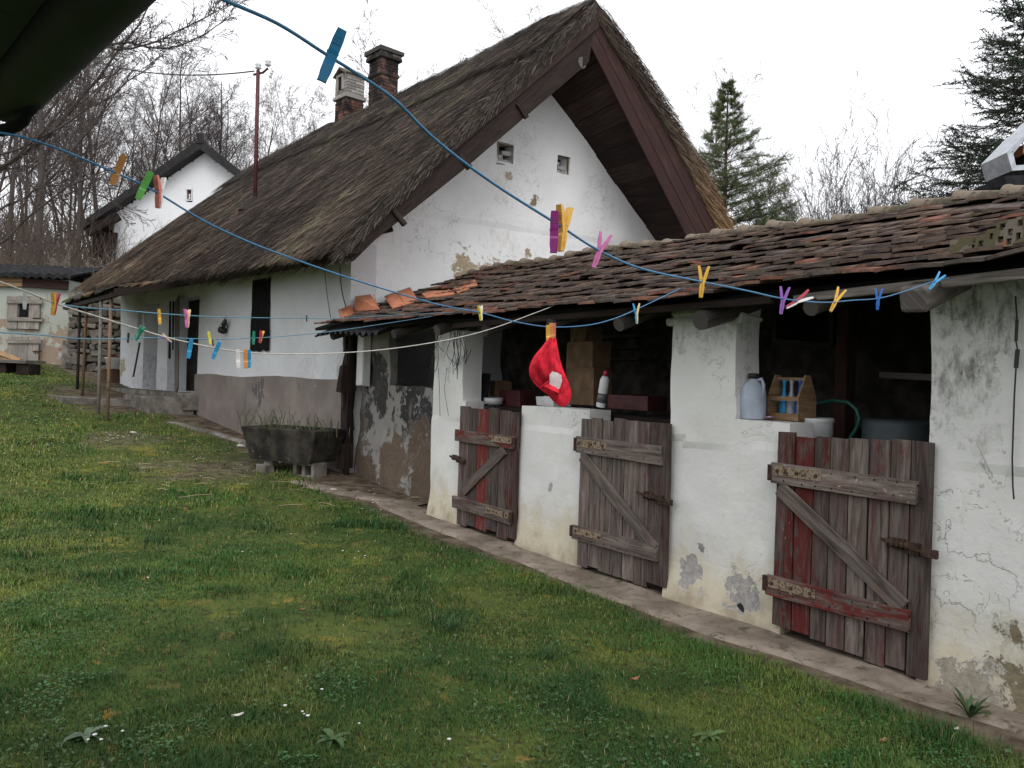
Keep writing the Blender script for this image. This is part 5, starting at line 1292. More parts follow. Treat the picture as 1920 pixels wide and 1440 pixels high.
for (x0, x1, y0, y1, holes) in ((16, 78, 556, 617, True), (17, 76, 632, 679, False)):
    mb = MB(); k_ = dO/FOC; n = 3
    for i in range(n):
        xa_, xb_ = x0+(x1-x0)*i/n, x0+(x1-x0)*(i+1)/n
        yy = (y0+22 if (holes and i == 1) else y0); yy0 = y1
        if holes and i == 1:
            mb.obox((OB(xa_, y0)+OB(xb_, y0+10))/2+np.array([0, -.08, 0]), np.array([(xb_-xa_)*k_/2, 0, 0]), np.array([0, .02, 0]), zz_*5*k_, (0, .9, 0))
            yy = y0+40
        mb.obox((OB(xa_, yy)+OB(xb_, yy0))/2+np.array([0, -.08, 0]), np.array([(xb_-xa_)*k_/2-.006, 0, 0]), np.array([0, .02, 0]), zz_*(yy0-yy)*k_/2, (0, rr.uniform(.8, 1.1), 0), .004)
    h = obj('hatch', mb, M['pale_wood'], ob)
    mb = MB()
    for yb in ((y0+9, y0+42) if holes else (y0+8,)): mb.beam(OB(x0-3, yb, -.13), OB(x1+2, yb+1, -.13), .04, .11, zz_, (0, .8, 0), .004)
    obj('batten', mb, M['pale_wood'], h)
    if holes: mb = MB(); mb.obox((OB(39, 566)+OB(56, 597))/2+np.array([0, -.04, 0]), np.array([9*k_, 0, 0]), np.array([0, .02, 0]), zz_*15*k_); obj('hatch_shade_panel', mb, M['black_cloth'], h)  # black box on the wall paints the dark behind the hatch
    mb = MB(); mb.beam(OB(62, y1-20, -.14), OB(78, y1-20, -.14), .03, .04); obj('latch', mb, M['rust'], h)
bn = on_ground(30, 702); 
wb = thing('bench', bn, 'low dark bench with a worn plank top in front of the outbuilding', 'bench'); kb = bn[1]/FOC
mb = MB(); mb.obox(bn+np.array([-.1, .2, 24*kb]), np.array([36*kb, 0, 0]), np.array([.05, .35, 0]), zz_*.04, (0, .8, 0), .01); obj('plank_top', mb, M['grey_wood'], wb, bevel=.01)
for k in (-1, 1): mb = MB(); mb.obox(bn+np.array([k*22*kb-.1, .2, 10*kb]), np.array([.16, 0, 0]), np.array([0, .25, 0]), zz_*10.5*kb, (0, .7, 0), .01); obj('leg', mb, M['dark_wood'], wb)
pls = [((-20, 654), (36, 676)), ((-20, 660), (30, 678)), ((-20, 664), (20, 680))]
for i, (a, b) in enumerate(pls):
    p, q = at(*a, bn[1]+.5+.1*i), at(*b, bn[1]+.3-.05*i); mb = MB(); mb.beam(p, q, .16, .03, zz_+np.array([0, -.6, 0]), (0, rr.uniform(.8, 1.1), 0)); o = obj('loose_board', mb, M['tan_wood'], base=q); tag(o, 'tan sawn board leaning over the bench by the outbuilding', 'board', 'sawn boards leaning by the outbuilding')
mb = MB(); p = on_ground(138, 690); kb = p[1]/FOC; mb.obox(p+zz_*24*kb, np.array([13*kb, 0, 0]), np.array([0, .3, 0]), zz_*27*kb, (1, 1, 1), .02); o = obj('low_wall', mb, M['concrete'], base=p, bevel=.03); tag(o, 'low grey concrete wall end beside the outbuilding corner', 'wall')
# dry-stone wall behind the porch
sw_d = 22.6; mb = MB(); rs = random.Random(3); p0 = at(126, 690, sw_d); p1 = at(250, 690, sw_d); zlo = gz(p0[0], p0[1])-.2; zhi = at(170, 572, sw_d)[2]
mb.obox((p0+p1)/2+np.array([0, .45, 0])+zz_*((zlo+zhi)/2-(p0[2]+p1[2])/2), np.array([(p1[0]-p0[0])/2, 0, 0]), np.array([0, .3, 0]), zz_*(zhi-zlo)/2, (.05, .045, .04))
z = zlo
while z < zhi+.1:
    h = rs.uniform(.12, .24); x = p0[0]
    while x < p1[0]:
        w = rs.uniform(.16, .42); f = rs.uniform(.5, 1.2); mb.obox(np.array([x+w/2, sw_d+.1+rs.uniform(-.05, .05), z+h/2+rs.uniform(-.03, .03)]), np.array([w/2-.012, 0, rs.uniform(-.03, .03)]), np.array([0, .14, 0]), zz_*(h/2-.01), (.13*f, .115*f, .098*f), .028); x += w
    z += h
o = obj('stone_wall', mb, M['stone'], base=np.array([(p0[0]+p1[0])/2, sw_d, zlo]), bevel=.03); tag(o, 'dry stone retaining wall in the dark gap behind the porch', 'stone wall')

# ------------------------------------------------------------------ far white house up the hill
dF = 33.0; kf = dF/FOC
fh = thing('cottage', at(330, 520, dF), 'white gabled cottage with black roof verges up the hill behind the farmhouse', 'cottage')
ap = at(384, 292, dF); el = at(214, 408, dF); zb = gz(ap[0], ap[1])-.5; hwid = ap[0]-el[0]; slope = (ap[2]-el[2])/hwid
def fkeep(u, z):
    if .0 < abs(u-(at(356, 365, dF)[0]-ap[0])) < .13 and abs(z-at(356, 366, dF)[2]) < .24: return False
    if abs(u-(at(413, 365, dF)[0]-ap[0])) < .13 and abs(z-at(413, 368, dF)[2]) < .24: return False
    return z < ap[2]-slope*abs(u)+.15
M['far_plaster'] = plaster('clean_white_cottage_plaster', (.80, .81, .83), False, crack=.15, mottle=.03)
mb = wall(lines(-hwid, hwid, .13), lines(zb, ap[2]+.1, .13), fkeep, lambda u, z, d: np.array([ap[0]+u, dF+d, z]), .3, .01, 71, 1)
obj('gable_wall', mb, M['far_plaster'], fh)
mb = MB()
for s_ in (-1, 1): mb.obox(np.array([ap[0]+s_*(hwid-.15), dF+4.5, (zb+el[2])/2]), np.array([.14, 0, 0]), np.array([0, 4.2, 0]), zz_*(el[2]-zb)/2)
obj('side_wall', mb, M['far_plaster'], fh)
M['far_roof'] = plain('black_cottage_roof', (.020, .019, .020), .85, 0, .3, 6, .5)
for s_ in (-1, 1):
    x1_, z1_ = ap[0]+s_*(hwid+1.05), ap[2]-slope*(hwid+1.05)+.15; rows = []
    mb = MB(); mb.prism([np.array([ap[0], dF-.55, ap[2]+.12]), np.array([x1_, dF-.55, z1_]), np.array([x1_, dF-.55, z1_+.30]), np.array([ap[0], dF-.55, ap[2]+.55])], np.array([0, 9.5, 0])); obj('roof_slope', mb, M['far_roof'], fh)
mb = MB(); mb.obox(np.array([ap[0], dF-.5, ap[2]+.55]), np.array([.12, 0, 0]), np.array([0, .1, 0]), zz_*.2); obj('finial', mb, M['far_roof'], fh)
for px in (356, 413):
    c_ = at(px, 366, dF+.15); mb = MB(); mb.obox(c_, np.array([.14, 0, 0]), np.array([0, .02, 0]), zz_*.25); w_ = obj('window', mb, M['maroon_paint'] if px == 356 else M['glass'], fh)
    mb = MB()
    for sx, sz, a, b in ((0, -.24, .16, .02), (0, .24, .16, .02), (-.14, 0, .02, .24), (.14, 0, .02, .24)): mb.obox(c_+np.array([sx, -.12, sz]), np.array([a, 0, 0]), np.array([0, .03, 0]), zz_*b)
    obj('frame', mb, M['far_plaster'], w_)
    if px == 356: mb = MB(); mb.lathe(c_+np.array([.02, -.06, -.18]), [(.05, 0), (.03, .1), (.045, .16), (.02, .22)], 8); obj('ornament', mb, M['white_plastic'], w_)
mb = MB()
for k in range(5): mb.beam(at(172+9*k, 520, dF-.3), at(180+9*k, 436, dF-.3), .22, .05, np.array([0, 1, 0]), (0, rr.uniform(.5, .9), 0))
mb.beam(at(166, 438, dF-.5), at(222, 405, dF-.5), .3, .3, zz_, (0, .6, 0)); obj('side_lean_to', mb, M['dark_wood'], fh)

# ------------------------------------------------------------------ near eave at the top left, cowl at the right edge
nb = thing('neighbouring_eave', at(-60, 60, 1.9), 'dark green roof eave with a half round gutter close at the top left', 'eave')
e0, e1 = at(300, -44, 1.38), at(10, 232, 2.30); ed = e1-e0; ed[2] = 0; ed /= np.linalg.norm(ed); en = np.array([-ed[1], ed[0], 0]);
if en[0] > 0: en = -en
ze = (at(258, 0, 1.48)[2]+at(62, 188, 2.12)[2])/2
base_ = at(266, -6, 1.48); base_[2] = ze-.015; ze = ze-.015; mb = MB(); rows = []
L0, L1 = -2.2, (at(30, 222, 2.25)[:2]-base_[:2])@ed[:2]
pj = lambda l, o, z: np.array([base_[0]+ed[0]*l+en[0]*o, base_[1]+ed[1]*l+en[1]*o, z])
for i in range(23):
    l = L0+(L1-L0)*i/22; row = []
    for k in range(13):
        a = PI*k/12; row.append(pj(l, .02-.075*math.cos(a), ze+.075-.075*math.sin(a)))
    rows.append(row)
mb.grid(rows); mb.grid([[p+zz_*.004 for p in r] for r in rows], flip=True); obj('gutter', mb, M['dark_green'], nb, smooth=True)
mb = MB(); n_ = 40; rows = []
for i in range(n_):
    l = L0+(L1+.25-L0)*i/(n_-1); rows.append([pj(l, .10, ze+.06), pj(l, .9, ze+.10+.012*math.cos(i*2)), pj(l, 1.9, ze+.16+.012*math.cos(i*2))])
mb.grid(rows); mb.grid([[p+zz_*.05 for p in r] for r in rows], flip=True); mb.grid([[r[0] for r in rows], [r[0]+zz_*.05 for r in rows]]); obj('soffit', mb, M['dark_green'], nb)
mb = MB(); mb.prism([pj(L0, .10, ze+.11), pj(L1+.2, .10, ze+.11), pj(L1+.2, 2.4, ze+1.2), pj(L0, 2.4, ze+1.2)], zz_*.06); obj('roof_slope', mb, M['black_sheet'], nb)
mb = MB(); q = pj(L1, .10, ze-.02); q2 = at(2, 243, 2.30)
mb.tube([at(x, y, d) for x, y, d in ((62, 196, 2.10), (50, 210, 2.14), (44, 224, 2.16), (30, 236, 2.18), (12, 243, 2.2), (-12, 246, 2.22))], .017, 10); obj('downpipe', mb, M['black_sheet'], nb, smooth=True)
mb = MB(); mb.obox(at(62, 205, 2.13), ed*.012, en*.008, zz_*.010); obj('bracket', mb, M['black_iron'], nb)

M['pale_blue'] = plain('pale_blue_wall', (.34, .42, .42), .9, 0, .1, 4, .3)
mb = MB(); w0_, w1_ = pj(L0, .95, -.1), pj(L1+.1, .95, -.1); mb.prism([w0_, w1_, w1_+zz_*(ze+.2), w0_+zz_*(ze+.2)], en*.3); obj('eave_wall', mb, M['pale_blue'], nb)
dW = 9.2; kw = dW/FOC
cw = thing('chimney_cowl', at(1915, 362, dW), 'grey sheet metal chimney cowl over a flue behind the stable ridge', 'chimney cowl')
apx = at(1946, 218, dW)
for s_, x_, y_ in ((-1, 1869, 299), (1, 2012, 292)):
    e = at(x_, y_, dW); mb = MB(); mb.prism([apx-np.array([0, .30, 0]), e-np.array([0, .30, 0]), e+np.array([0, .30, 0]), apx+np.array([0, .30, 0])], zz_*.008); obj('hood', mb, M['steel'], cw)
mb = MB(); pts = [at(1893, y, dW-.26) for y in (268, 290, 318)]
mb.prism([at(1888, 286, dW-.28), at(1898, 320, dW-.28), at(1960, 316, dW-.28), at(1960, 306, dW-.28), at(1905, 310, dW-.28), at(1900, 288, dW-.28), at(1940, 240, dW-.28), at(1940, 232, dW-.28)], np.array([0, .5, 0])); obj('side_plate', mb, M['steel'], cw)
mb = MB(); mb.obox(at(1942, 290, dW), np.array([44*kw, 0, 0]), np.array([0, .2, 0]), zz_*8*kw); obj('inner_tile', mb, M['loose_tile'], cw)
mb = MB(); mb.obox(at(1945, 308, dW+.05), np.array([46*kw, 0, 0]), np.array([0, .2, 0]), zz_*14*kw); obj('smoke_shade_block', mb, M['black_cloth'], cw)  # solid black block painted as the shade inside the cowl
mb = MB(); c_ = at(1948, 345, dW); mb.prism([at(1884, 330, dW-.3), at(1887, 345, dW-.3), at(1897, 358, dW-.3), at(2000, 356, dW-.3), at(2010, 324, dW-.3)], np.array([0, .6, 0])); obj('collar', mb, M['black_sheet'], cw)
mb = MB(); mb.obox(np.array([c_[0], dW, (c_[2])/2+.2]), np.array([.26, 0, 0]), np.array([0, .22, 0]), zz_*(c_[2]/2-.25)); obj('flue', mb, M['brick'], cw)
mb.c = [(.2, .09, .06)]*len(mb.c)
# ------------------------------------------------------------------ trees
def frames(D):
    ref = np.where(np.abs(D[:, 2:3]) < .9, np.array([[0, 0, 1.]]), np.array([[1., 0, 0]]))
    R = np.cross(D, ref); R /= np.linalg.norm(R, axis=1, keepdims=True)+1e-9
    return R, np.cross(R, D)
def seg_mesh(segs, n):
    A = np.array([s[0] for s in segs]); B = np.array([s[1] for s in segs]); ra = np.array([s[2] for s in segs]); rb = np.array([s[3] for s in segs])
    D = B-A; D /= np.linalg.norm(D, axis=1, keepdims=True)+1e-9; R, U = frames(D); V = np.zeros((len(segs), 2*n, 3))
    for k in range(n):
        a = 2*PI*k/n; o = R*math.cos(a)+U*math.sin(a); V[:, k] = A+o*ra[:, None]; V[:, n+k] = B+o*rb[:, None]
    base = np.arange(len(segs))[:, None]*2*n; Q = []
    for k in range(n):
        k2 = (k+1) % n; Q.append(np.concatenate([base+k, base+k2, base+n+k2, base+n+k], 1))
    return V.reshape(-1, 3), np.concatenate(Q)
def merge(parts):
    V, Q, C_, o = [], [], [], 0
    for v, q, c in parts: V.append(v); Q.append(q+o); C_.append(np.tile(c, (len(q), 1)) if np.ndim(c) == 1 else c); o += len(v)
    return np.concatenate(V), np.concatenate(Q), np.concatenate(C_)
class Tree:
    def __init__(s, seed): s.r = np.random.default_rng(seed); s.seg = {0: [], 1: [], 2: [], 3: [], 4: []}
    def limb(s, p, d, L, r, lev, spec):
        R = s.r; ns, wob, up, kids, lo, ang, lr, rr_ = spec[lev]; n = max(2, int(ns)); pts = [np.array(p, float)]; d = np.array(d, float)
        for i in range(n):
            d = d+R.normal(0, wob, 3)+np.array([0, 0, up]); d /= np.linalg.norm(d); pts.append(pts[-1]+d*L/n)
        rad = [max(r*(1-.80*i/n), .0045) for i in range(n+1)]
        for i in range(n): s.seg[lev].append((pts[i], pts[i+1], rad[i], rad[i+1]))
        if lev+1 >= len(spec): return
        m = int(kids*(.8+.4*R.random()))
        for k in range(m):
            f = lo+(1-lo)*(k+R.random())/m; i = min(int(f*n), n-1); q = pts[i]+(pts[i+1]-pts[i])*(f*n-i); dd = pts[i+1]-pts[i]; dd /= np.linalg.norm(dd)
            a = math.radians(ang)*R.uniform(.65, 1.3); ph = R.random()*2*PI; Rr, Uu = frames(dd[None]); side = Rr[0]*math.cos(ph)+Uu[0]*math.sin(ph)
            s.limb(q, dd*math.cos(a)+side*math.sin(a), L*lr*(1.15-.75*f)*R.uniform(.7, 1.2), max(rad[i]*rr_, .006), lev+1, spec)
    def parts(s, col, colt):
        tr = [seg_mesh(s.seg[0], 7)+(np.array(col),)]
        cr = [seg_mesh(s.seg[k], 5 if k == 1 else 3)+(np.array(col)*.9 if k < 3 else np.array(colt),) for k in (1, 2, 3, 4) if s.seg[k]]
        return merge(tr), merge(cr)
#            segs  wob   up   kids  from  ang  len  rad
WOOD = [(9, .05, .02, 15, .22, 42, .46, .50), (6, .10, .07, 9, .15, 38, .50, .55), (5, .14, .05, 6, .12, 40, .50, .6), (4, .16, .04, 4, .1, 40, .55, .6), (3, .2, .02, 0, 0, 0, 0, 0)]
SHRUB = [(5, .07, .02, 8, .25, 30, .50, .6), (5, .10, .04, 6, .2, 32, .5, .6), (4, .12, .03, 4, .2, 32, .5, .6), (3, .14, .02, 0, 0, 0, 0, 0)]
def tree_obj(name, T, col, colt, base, label, cat, group=None, crown='crown'):
    root = thing(name, base, label, cat, group); (v, q, c), (v2, q2, c2) = T.parts(col, colt); b = np.array(base)
    link('trunk', np_mesh('trunk', v+b, Q=q, c=c), M['bark'], root); link(crown, np_mesh(crown, v2+b, Q=q2, c=c2), M['bark'], root); return root
BK = (.078, .066, .062); TW = (.15, .125, .12)  # twig colour lightened to carry the glare of the sky
protos = []
rt = np.random.default_rng(21)
def bare(seed, h, r, col=BK, colt=TW, fork=0):
    T = Tree(seed)
    if fork:
        for k in range(fork):
            a = 2*PI*k/fork+seed; T.limb((0, 0, -.3), (math.cos(a)*.22, math.sin(a)*.22, 1), h*(.85+.3*T.r.random()), r*.62, 0, WOOD)
    else: T.limb((0, 0, -.3), (T.r.normal(0, .05), T.r.normal(0, .05), 1), h, r*.72, 0, WOOD)
    return T
specs = [(1, 12.5, .15, 0), (2, 11, .13, 2), (3, 13.5, .17, 0), (4, 10.5, .12, 3)]
WLAB = 'bare leafless tree standing in the wood on the hillside at the left'
spots = []
for px, d in ((8, 31), (40, 36), (75, 29), (110, 40), (140, 33), (175, 44), (205, 37), (238, 47), (262, 40), (292, 52), (318, 42), (345, 48), (372, 45), (402, 50), (430, 46), (455, 54), (28, 45), (95, 50), (160, 54), (225, 58), (285, 60), (350, 60), (420, 62), (-30, 34), (-60, 40), (480, 60), (60, 58), (125, 62)):
    spots.append((px+rt.normal(0, 5), d))
for i, (px, d) in enumerate(spots):
    p = at(px, 690, d); p[2] = gz(p[0], p[1])
    if i < 4:
        sd, h, r, fk = specs[i]; o = tree_obj('bare_tree', bare(sd, h, r, BK, TW, fk), BK, TW, p, WLAB, 'tree', 'bare trees of the hillside wood'); protos.append(o)
    else: o = dup(protos[i % 4], p, rz=rt.random()*6.28, sc=rt.uniform(.80, 1.12))
# a few that stand out on their own
def lone(px, top, d, seed, h_, lab, col=BK, colt=TW, fork=0, r=.11, nm='bare_tree'):
    p = at(px, 690, d); p[2] = gz(p[0], p[1]); zt_ = at(px, top, d)[2]; h = zt_-p[2]
    T = bare(seed, h*.93, r, col, colt, fork); return tree_obj(nm, T, col, colt, p, lab, 'tree')
lone(400, 150, 41, 33, 0, 'dark spreading bare tree whose limbs rise right behind the cottage gable', (.05, .042, .04), (.07, .058, .055), 2, .16)
lone(785, 48, 27, 35, 0, 'bare tree with budding twigs showing above the thatch beside the tall chimney', (.10, .085, .08), (.14, .11, .10), 2, .10)
lone(560, 150, 40, 36, 0, 'pale slender bare tree behind the thatch between the mast and the chimneys', (.17, .145, .135), (.19, .16, .15), 3, .07)
lone(946, 25, 34, 39, 0, 'bare tree with only its top twigs above the thatch ridge', (.13, .11, .10), (.15, .12, .11), 0, .08)
lone(1303, 205, 31, 37, 0, 'thin bare tree just right of the farmhouse roof edge', (.15, .13, .12), (.17, .14, .13), 2, .07)
# near tree off the left side whose limbs cross the sky
nt = thing('bare_tree', on_ground(-150, 760), 'near bare tree at the left whose long limbs reach across the sky', 'tree'); T = Tree(77); dN = nt.location[1]
LIMB = [(0,)*8, (6, .10, .05, 9, .15, 40, .42, .55), (5, .14, .03, 6, .12, 40, .5, .6), (4, .16, .02, 4, .1, 40, .5, .6), (3, .2, 0, 0, 0, 0, 0, 0)]
def guided(px, r0, r1, dd=0.0):
    P_ = [at(x, y, dN+dd*i) for i, (x, y) in enumerate(px)]; Q_ = []
    for i in range(len(P_)-1):
        for f in (0, .34, .67):
            a, b, c, d = P_[max(i-1, 0)], P_[i], P_[i+1], P_[min(i+2, len(P_)-1)]; Q_.append(.5*((2*b)+(-a+c)*f+(2*a-5*b+4*c-d)*f*f+(-a+3*b-3*c+d)*f**3)+T.r.normal(0, .012, 3))
    Q_.append(P_[-1]); n = len(Q_); rad = [r0+(r1-r0)*i/(n-1) for i in range(n)]
    for i in range(n-1):
        T.seg[1].append((Q_[i], Q_[i+1], rad[i], rad[i+1]))
        if i > 1:
            for _ in range(2):
                d = Q_[i+1]-Q_[i]; d /= np.linalg.norm(d); d = d+T.r.normal(0, .5, 3)+np.array([0, 0, .15]); T.limb(Q_[i], d/np.linalg.norm(d), T.r.uniform(.3, .9), max(rad[i]*.4, .004), 2, LIMB)
tb = np.array(nt.location)
for i in range(8): T.seg[0].append((tb+np.array([.02*i, 0, -.3+i*.75]), tb+np.array([.02*i+.02, 0, -.3+(i+1)*.75]), .26-.02*i, .24-.02*i))
guided([(-150, 420), (-40, 340), (80, 262), (160, 175), (215, 105), (262, 45), (292, -20)], .05, .010, .1)
guided([(-140, 230), (20, 150), (120, 92), (188, 82), (245, 82), (300, 92), (352, 80), (405, 50), (440, 25)], .032, .007)
guided([(-140, 150), (60, 60), (160, 75), (215, 92), (270, 88), (330, 60), (400, 25), (430, 6)], .03, .006)
guided([(-150, 300), (0, 290), (100, 245), (190, 190), (260, 140), (310, 100)], .028, .006)
guided([(-150, 520), (-20, 470), (60, 400), (130, 350), (200, 320), (250, 300)], .028, .006)
guided([(-150, 480), (10, 390), (90, 350), (170, 360), (230, 390)], .028, .006)
guided([(-120, 380), (20, 300), (110, 210), (150, 120), (185, 40)], .03, .007)
(v, q, c), (v2, q2, c2) = T.parts((.085, .07, .065), (.11, .09, .085))
link('trunk', np_mesh('trunk', v, Q=q, c=c), M['bark'], nt); link('crown', np_mesh('crown', v2, Q=q2, c=c2), M['bark'], nt)

def shrub(px, top, d, n, spread, seed, lab, col, colt, r=.022, z0=None, nm='shrub'):
    p = at(px, 600, d); p[2] = gz(p[0], p[1]) if z0 is None else z0; h = at(px, top, d)[2]-p[2]; T = Tree(seed)
    for k in range(n):
        a = T.r.random()*2*PI; q = T.r.random()**.6*spread; dirv = np.array([math.cos(a)*q, math.sin(a)*q, 1.0]); dirv /= np.linalg.norm(dirv)
        T.limb((math.cos(a)*.25*T.r.random(), math.sin(a)*.25*T.r.random(), -.1), dirv, h*T.r.uniform(.62, 1.03)*(1-.25*q), r, 0, SHRUB)
    return tree_obj(nm, T, col, colt, p, lab, 'shrub')
shrub(1590, 262, 24, 60, .42, 51, 'tall bare many stemmed shrub in the middle behind the tiled roof', (.07, .056, .058), (.105, .084, .088), .022)
shrub(1725, 305, 25, 34, .42, 52, 'bare grey shrub between the tall shrub and the dark spruce', (.07, .057, .057), (.105, .086, .086))
shrub(1490, 350, 27, 60, .6, 53, 'low pinkish bare brush beside the pine', (.10, .070, .078), (.135, .092, .10), .018)
shrub(1830, 330, 14, 26, .7, 54, 'tan bare twiggy shrub beneath the spruce by the cowl', (.20, .16, .115), (.24, .19, .14), .010)
shrub(190, 440, 25.5, 14, .5, 55, 'pale knobbly pollarded shrub in front of the cottage wall', (.24, .215, .18), (.26, .23, .19), .028)
shrub(128, 470, 25.5, 16, .5, 56, 'pale bare shrub behind the outbuilding roof', (.22, .2, .17), (.24, .21, .18), .022)
shrub(60, 420, 26.5, 24, .6, 57, 'brown bare shrub above the outbuilding roof', (.10, .08, .07), (.13, .10, .085), .018)
# brushwood filling the slope under the wood
T = Tree(91); BR = [(3, .12, .03, 5, .2, 35, .5, .6), (3, .15, .03, 0, 0, 0, 0, 0)]
for k in range(1500):
    d = T.r.uniform(27, 50); px = T.r.uniform(-90, 480); p = at(px, 690, d); p[2] = gz(p[0], p[1]); T.limb(p, (T.r.normal(0, .3), T.r.normal(0, .3), 1), T.r.uniform(1.0, 3.4), .018, 0, BR)
(v, q, c), (v2, q2, c2) = T.parts((.11, .085, .07), (.13, .10, .08)); v, q, c = merge([(v, q, c), (v2, q2, c2)])
tag(link('brushwood', np_mesh('brushwood', v, Q=q, c=c), M['bark']), 'brown leafless undergrowth on the wooded slope at the left', 'undergrowth', kind='stuff')

# conifers: whorled limbs, side twigs, needles
def conifer(name, base, h, prof, whorl, nbr, droop, twig, needle, wide, col, lab, seed, nn, lean=0.0, bare_top=0.0):
    R = np.random.default_rng(seed); T = Tree(seed); root = thing(name, base, lab, 'conifer'); b = np.array(base); nseg = 14
    for i in range(nseg): T.seg[0].append((b+np.array([lean*i, 0, h*i/nseg-.2*(i == 0)]), b+np.array([lean*(i+1), 0, h*(i+1)/nseg]), .02+.011*h*(1-i/nseg), .02+.011*h*(1-(i+1)/nseg)))
    tips = []; z = h*.10
    while z < h*.995:
        f = z/h; L0_ = prof(f); n = max(3, int(nbr*(1-.35*f)))
        for k in range(n):
            a = 2*PI*(k+R.random())/n; L = L0_*R.uniform(.72, 1.15); dr = droop*(1-f)+.0
            d = np.array([math.cos(a), math.sin(a), .45*f+.10-dr*.3]); p = b+np.array([lean*nseg*f, 0, z]); m = max(3, int(L/.28)); 
            for i in range(m):
                d2 = d+R.normal(0, .06, 3)+np.array([0, 0, (.10 if i > m*.5 else -.08*dr)]); d = d2/np.linalg.norm(d2); q = p+d*L/m
                T.seg[1].append((p, q, max(.006, .028*L/2*(1-i/m)), max(.005, .028*L/2*(1-(i+1)/m)))); 
                if i >= m*(.18 if f > .5 else .3): 
                    for _ in range(twig):
                        s_ = np.cross(d, [0, 0, 1.]); s_ /= np.linalg.norm(s_); td = d*.75+s_*R.choice([-1, 1])*R.uniform(.4, 1)+np.array([0, 0, R.normal(.05-.35*dr, .22)]); td /= np.linalg.norm(td)
                        tl_ = R.uniform(.5, 1.1)*min(.65, L*.34); o_ = p+(q-p)*R.random(); tips.append((o_, td, tl_)); T.seg[2].append((o_, o_+td*tl_, .006, .004))
                p = q
            tips.append((p-d*.15, d, .25))
        z += whorl*R.uniform(.75, 1.25)
    N = len(tips)*nn; O = np.array([t[0] for t in tips]); D = np.array([t[1] for t in tips]); L = np.array([t[2] for t in tips])
    O = np.repeat(O, nn, 0); D = np.repeat(D, nn, 0); L = np.repeat(L, nn); f = np.tile(np.linspace(.15, 1.05, nn), len(tips)); O = O+D*(L*f)[:, None]
    nd = R.normal(0, 1, (N, 3)); nd -= D*(nd*D).sum(1, keepdims=True); nd /= np.linalg.norm(nd, axis=1, keepdims=True); nd = nd*.85+D*R.uniform(.3, .9, (N, 1)); nd /= np.linalg.norm(nd, axis=1, keepdims=True)
    sd = np.cross(nd, R.normal(0, 1, (N, 3))); sd /= np.linalg.norm(sd, axis=1, keepdims=True); ln = needle*R.uniform(.7, 1.2, N)
    V = np.zeros((N, 3, 3)); V[:, 0] = O-sd*wide/2; V[:, 1] = O+sd*wide/2; V[:, 2] = O+nd*ln[:, None]
    cl = np.repeat(R.uniform(.65, 1.35, len(tips)), nn)[:, None]*np.array(col)[None]*R.uniform(.8, 1.2, (N, 1)); cl[:, 0] *= np.repeat(R.uniform(.8, 1.45, len(tips)), nn)
    (v, q, c), (v2, q2, c2) = T.parts((.07, .05, .04), (.06, .055, .04)); link('trunk', np_mesh('trunk', v, Q=q, c=c), M['bark'], root); cr = link('crown', np_mesh('crown', V.reshape(-1, 3), T=np.arange(N*3).reshape(-1, 3), c=cl), M['needles'], root)
    link('limb', np_mesh('limb', v2, Q=q2, c=c2), M['bark'], cr); return N
pb_ = at(1352, 600, 24.0); pb_[2] = gz(pb_[0], pb_[1]); hp = at(1362, 158, 24)[2]-pb_[2]
n1 = conifer('pine_tree', pb_, hp, lambda f: 4.3*(1-f)**.80 if f < .80 else .75*(1-f)/.20+.12, .21, 8, .5, 4, .15, .012, (.085, .120, .050), 'bushy light green pine standing behind the right edge of the thatch', 5, 30)
sp_ = at(1965, 600, 17.0); sp_[2] = gz(sp_[0], sp_[1]); hs = 12.6-sp_[2]
n2 = conifer('spruce_tree', sp_, hs, lambda f: min(3.3, 5.0*(1-f)+.10), .22, 11, 1.0, 5, .085, .021, (.024, .046, .028), 'tall dark spruce reaching into the frame at the top right', 6, 22)
print('needles', n1, n2)

# ------------------------------------------------------------------ grass
R = np.random.default_rng(99)
def frame_st(x, y): return (x-S0[0])*DS[0]+(y-S0[1])*DS[1], (x-S0[0])*NS[0]+(y-S0[1])*NS[1]
det_ = DH[0]*GH[1]-DH[1]*GH[0]
def frame_ab(x, y): dx, dy = x-C0[0], y-C0[1]; return (dx*GH[1]-dy*GH[0])/det_, (DH[0]*dy-DH[1]*dx)/det_
def lawn_points(N, d0, d1, pw, spread=.86):
    u = R.random(N); e = 1-pw; d = (d0**e+(d1**e-d0**e)*u)**(1/e); x = R.uniform(-spread, spread, N)*d; y = d
    s, t_ = frame_st(x, y); a, b = frame_ab(x, y); edge = np.interp(s, [-3.2, -.6, 0, 1.7, 3.5, 5, 6.7, 7.1], [.25, .27, .40, .51, .47, .42, .40, .25])
    jit = .10*fbm2(x, y, 1.3, 77, 2)+.09*fbm2(x, y, 6.0, 78, 2)
    ok = (t_ < -edge+.10+jit) & ~((b > -.25) & (a > -.3)) & (R.random(N) > dirt_mask(x, y)*1.05) & (s < 30)
    ok &= ~((x < OBX+.1) & (y > 23.2)) & (y < 26)
    return x[ok], y[ok]
OBX = OB(128, 560)[0]
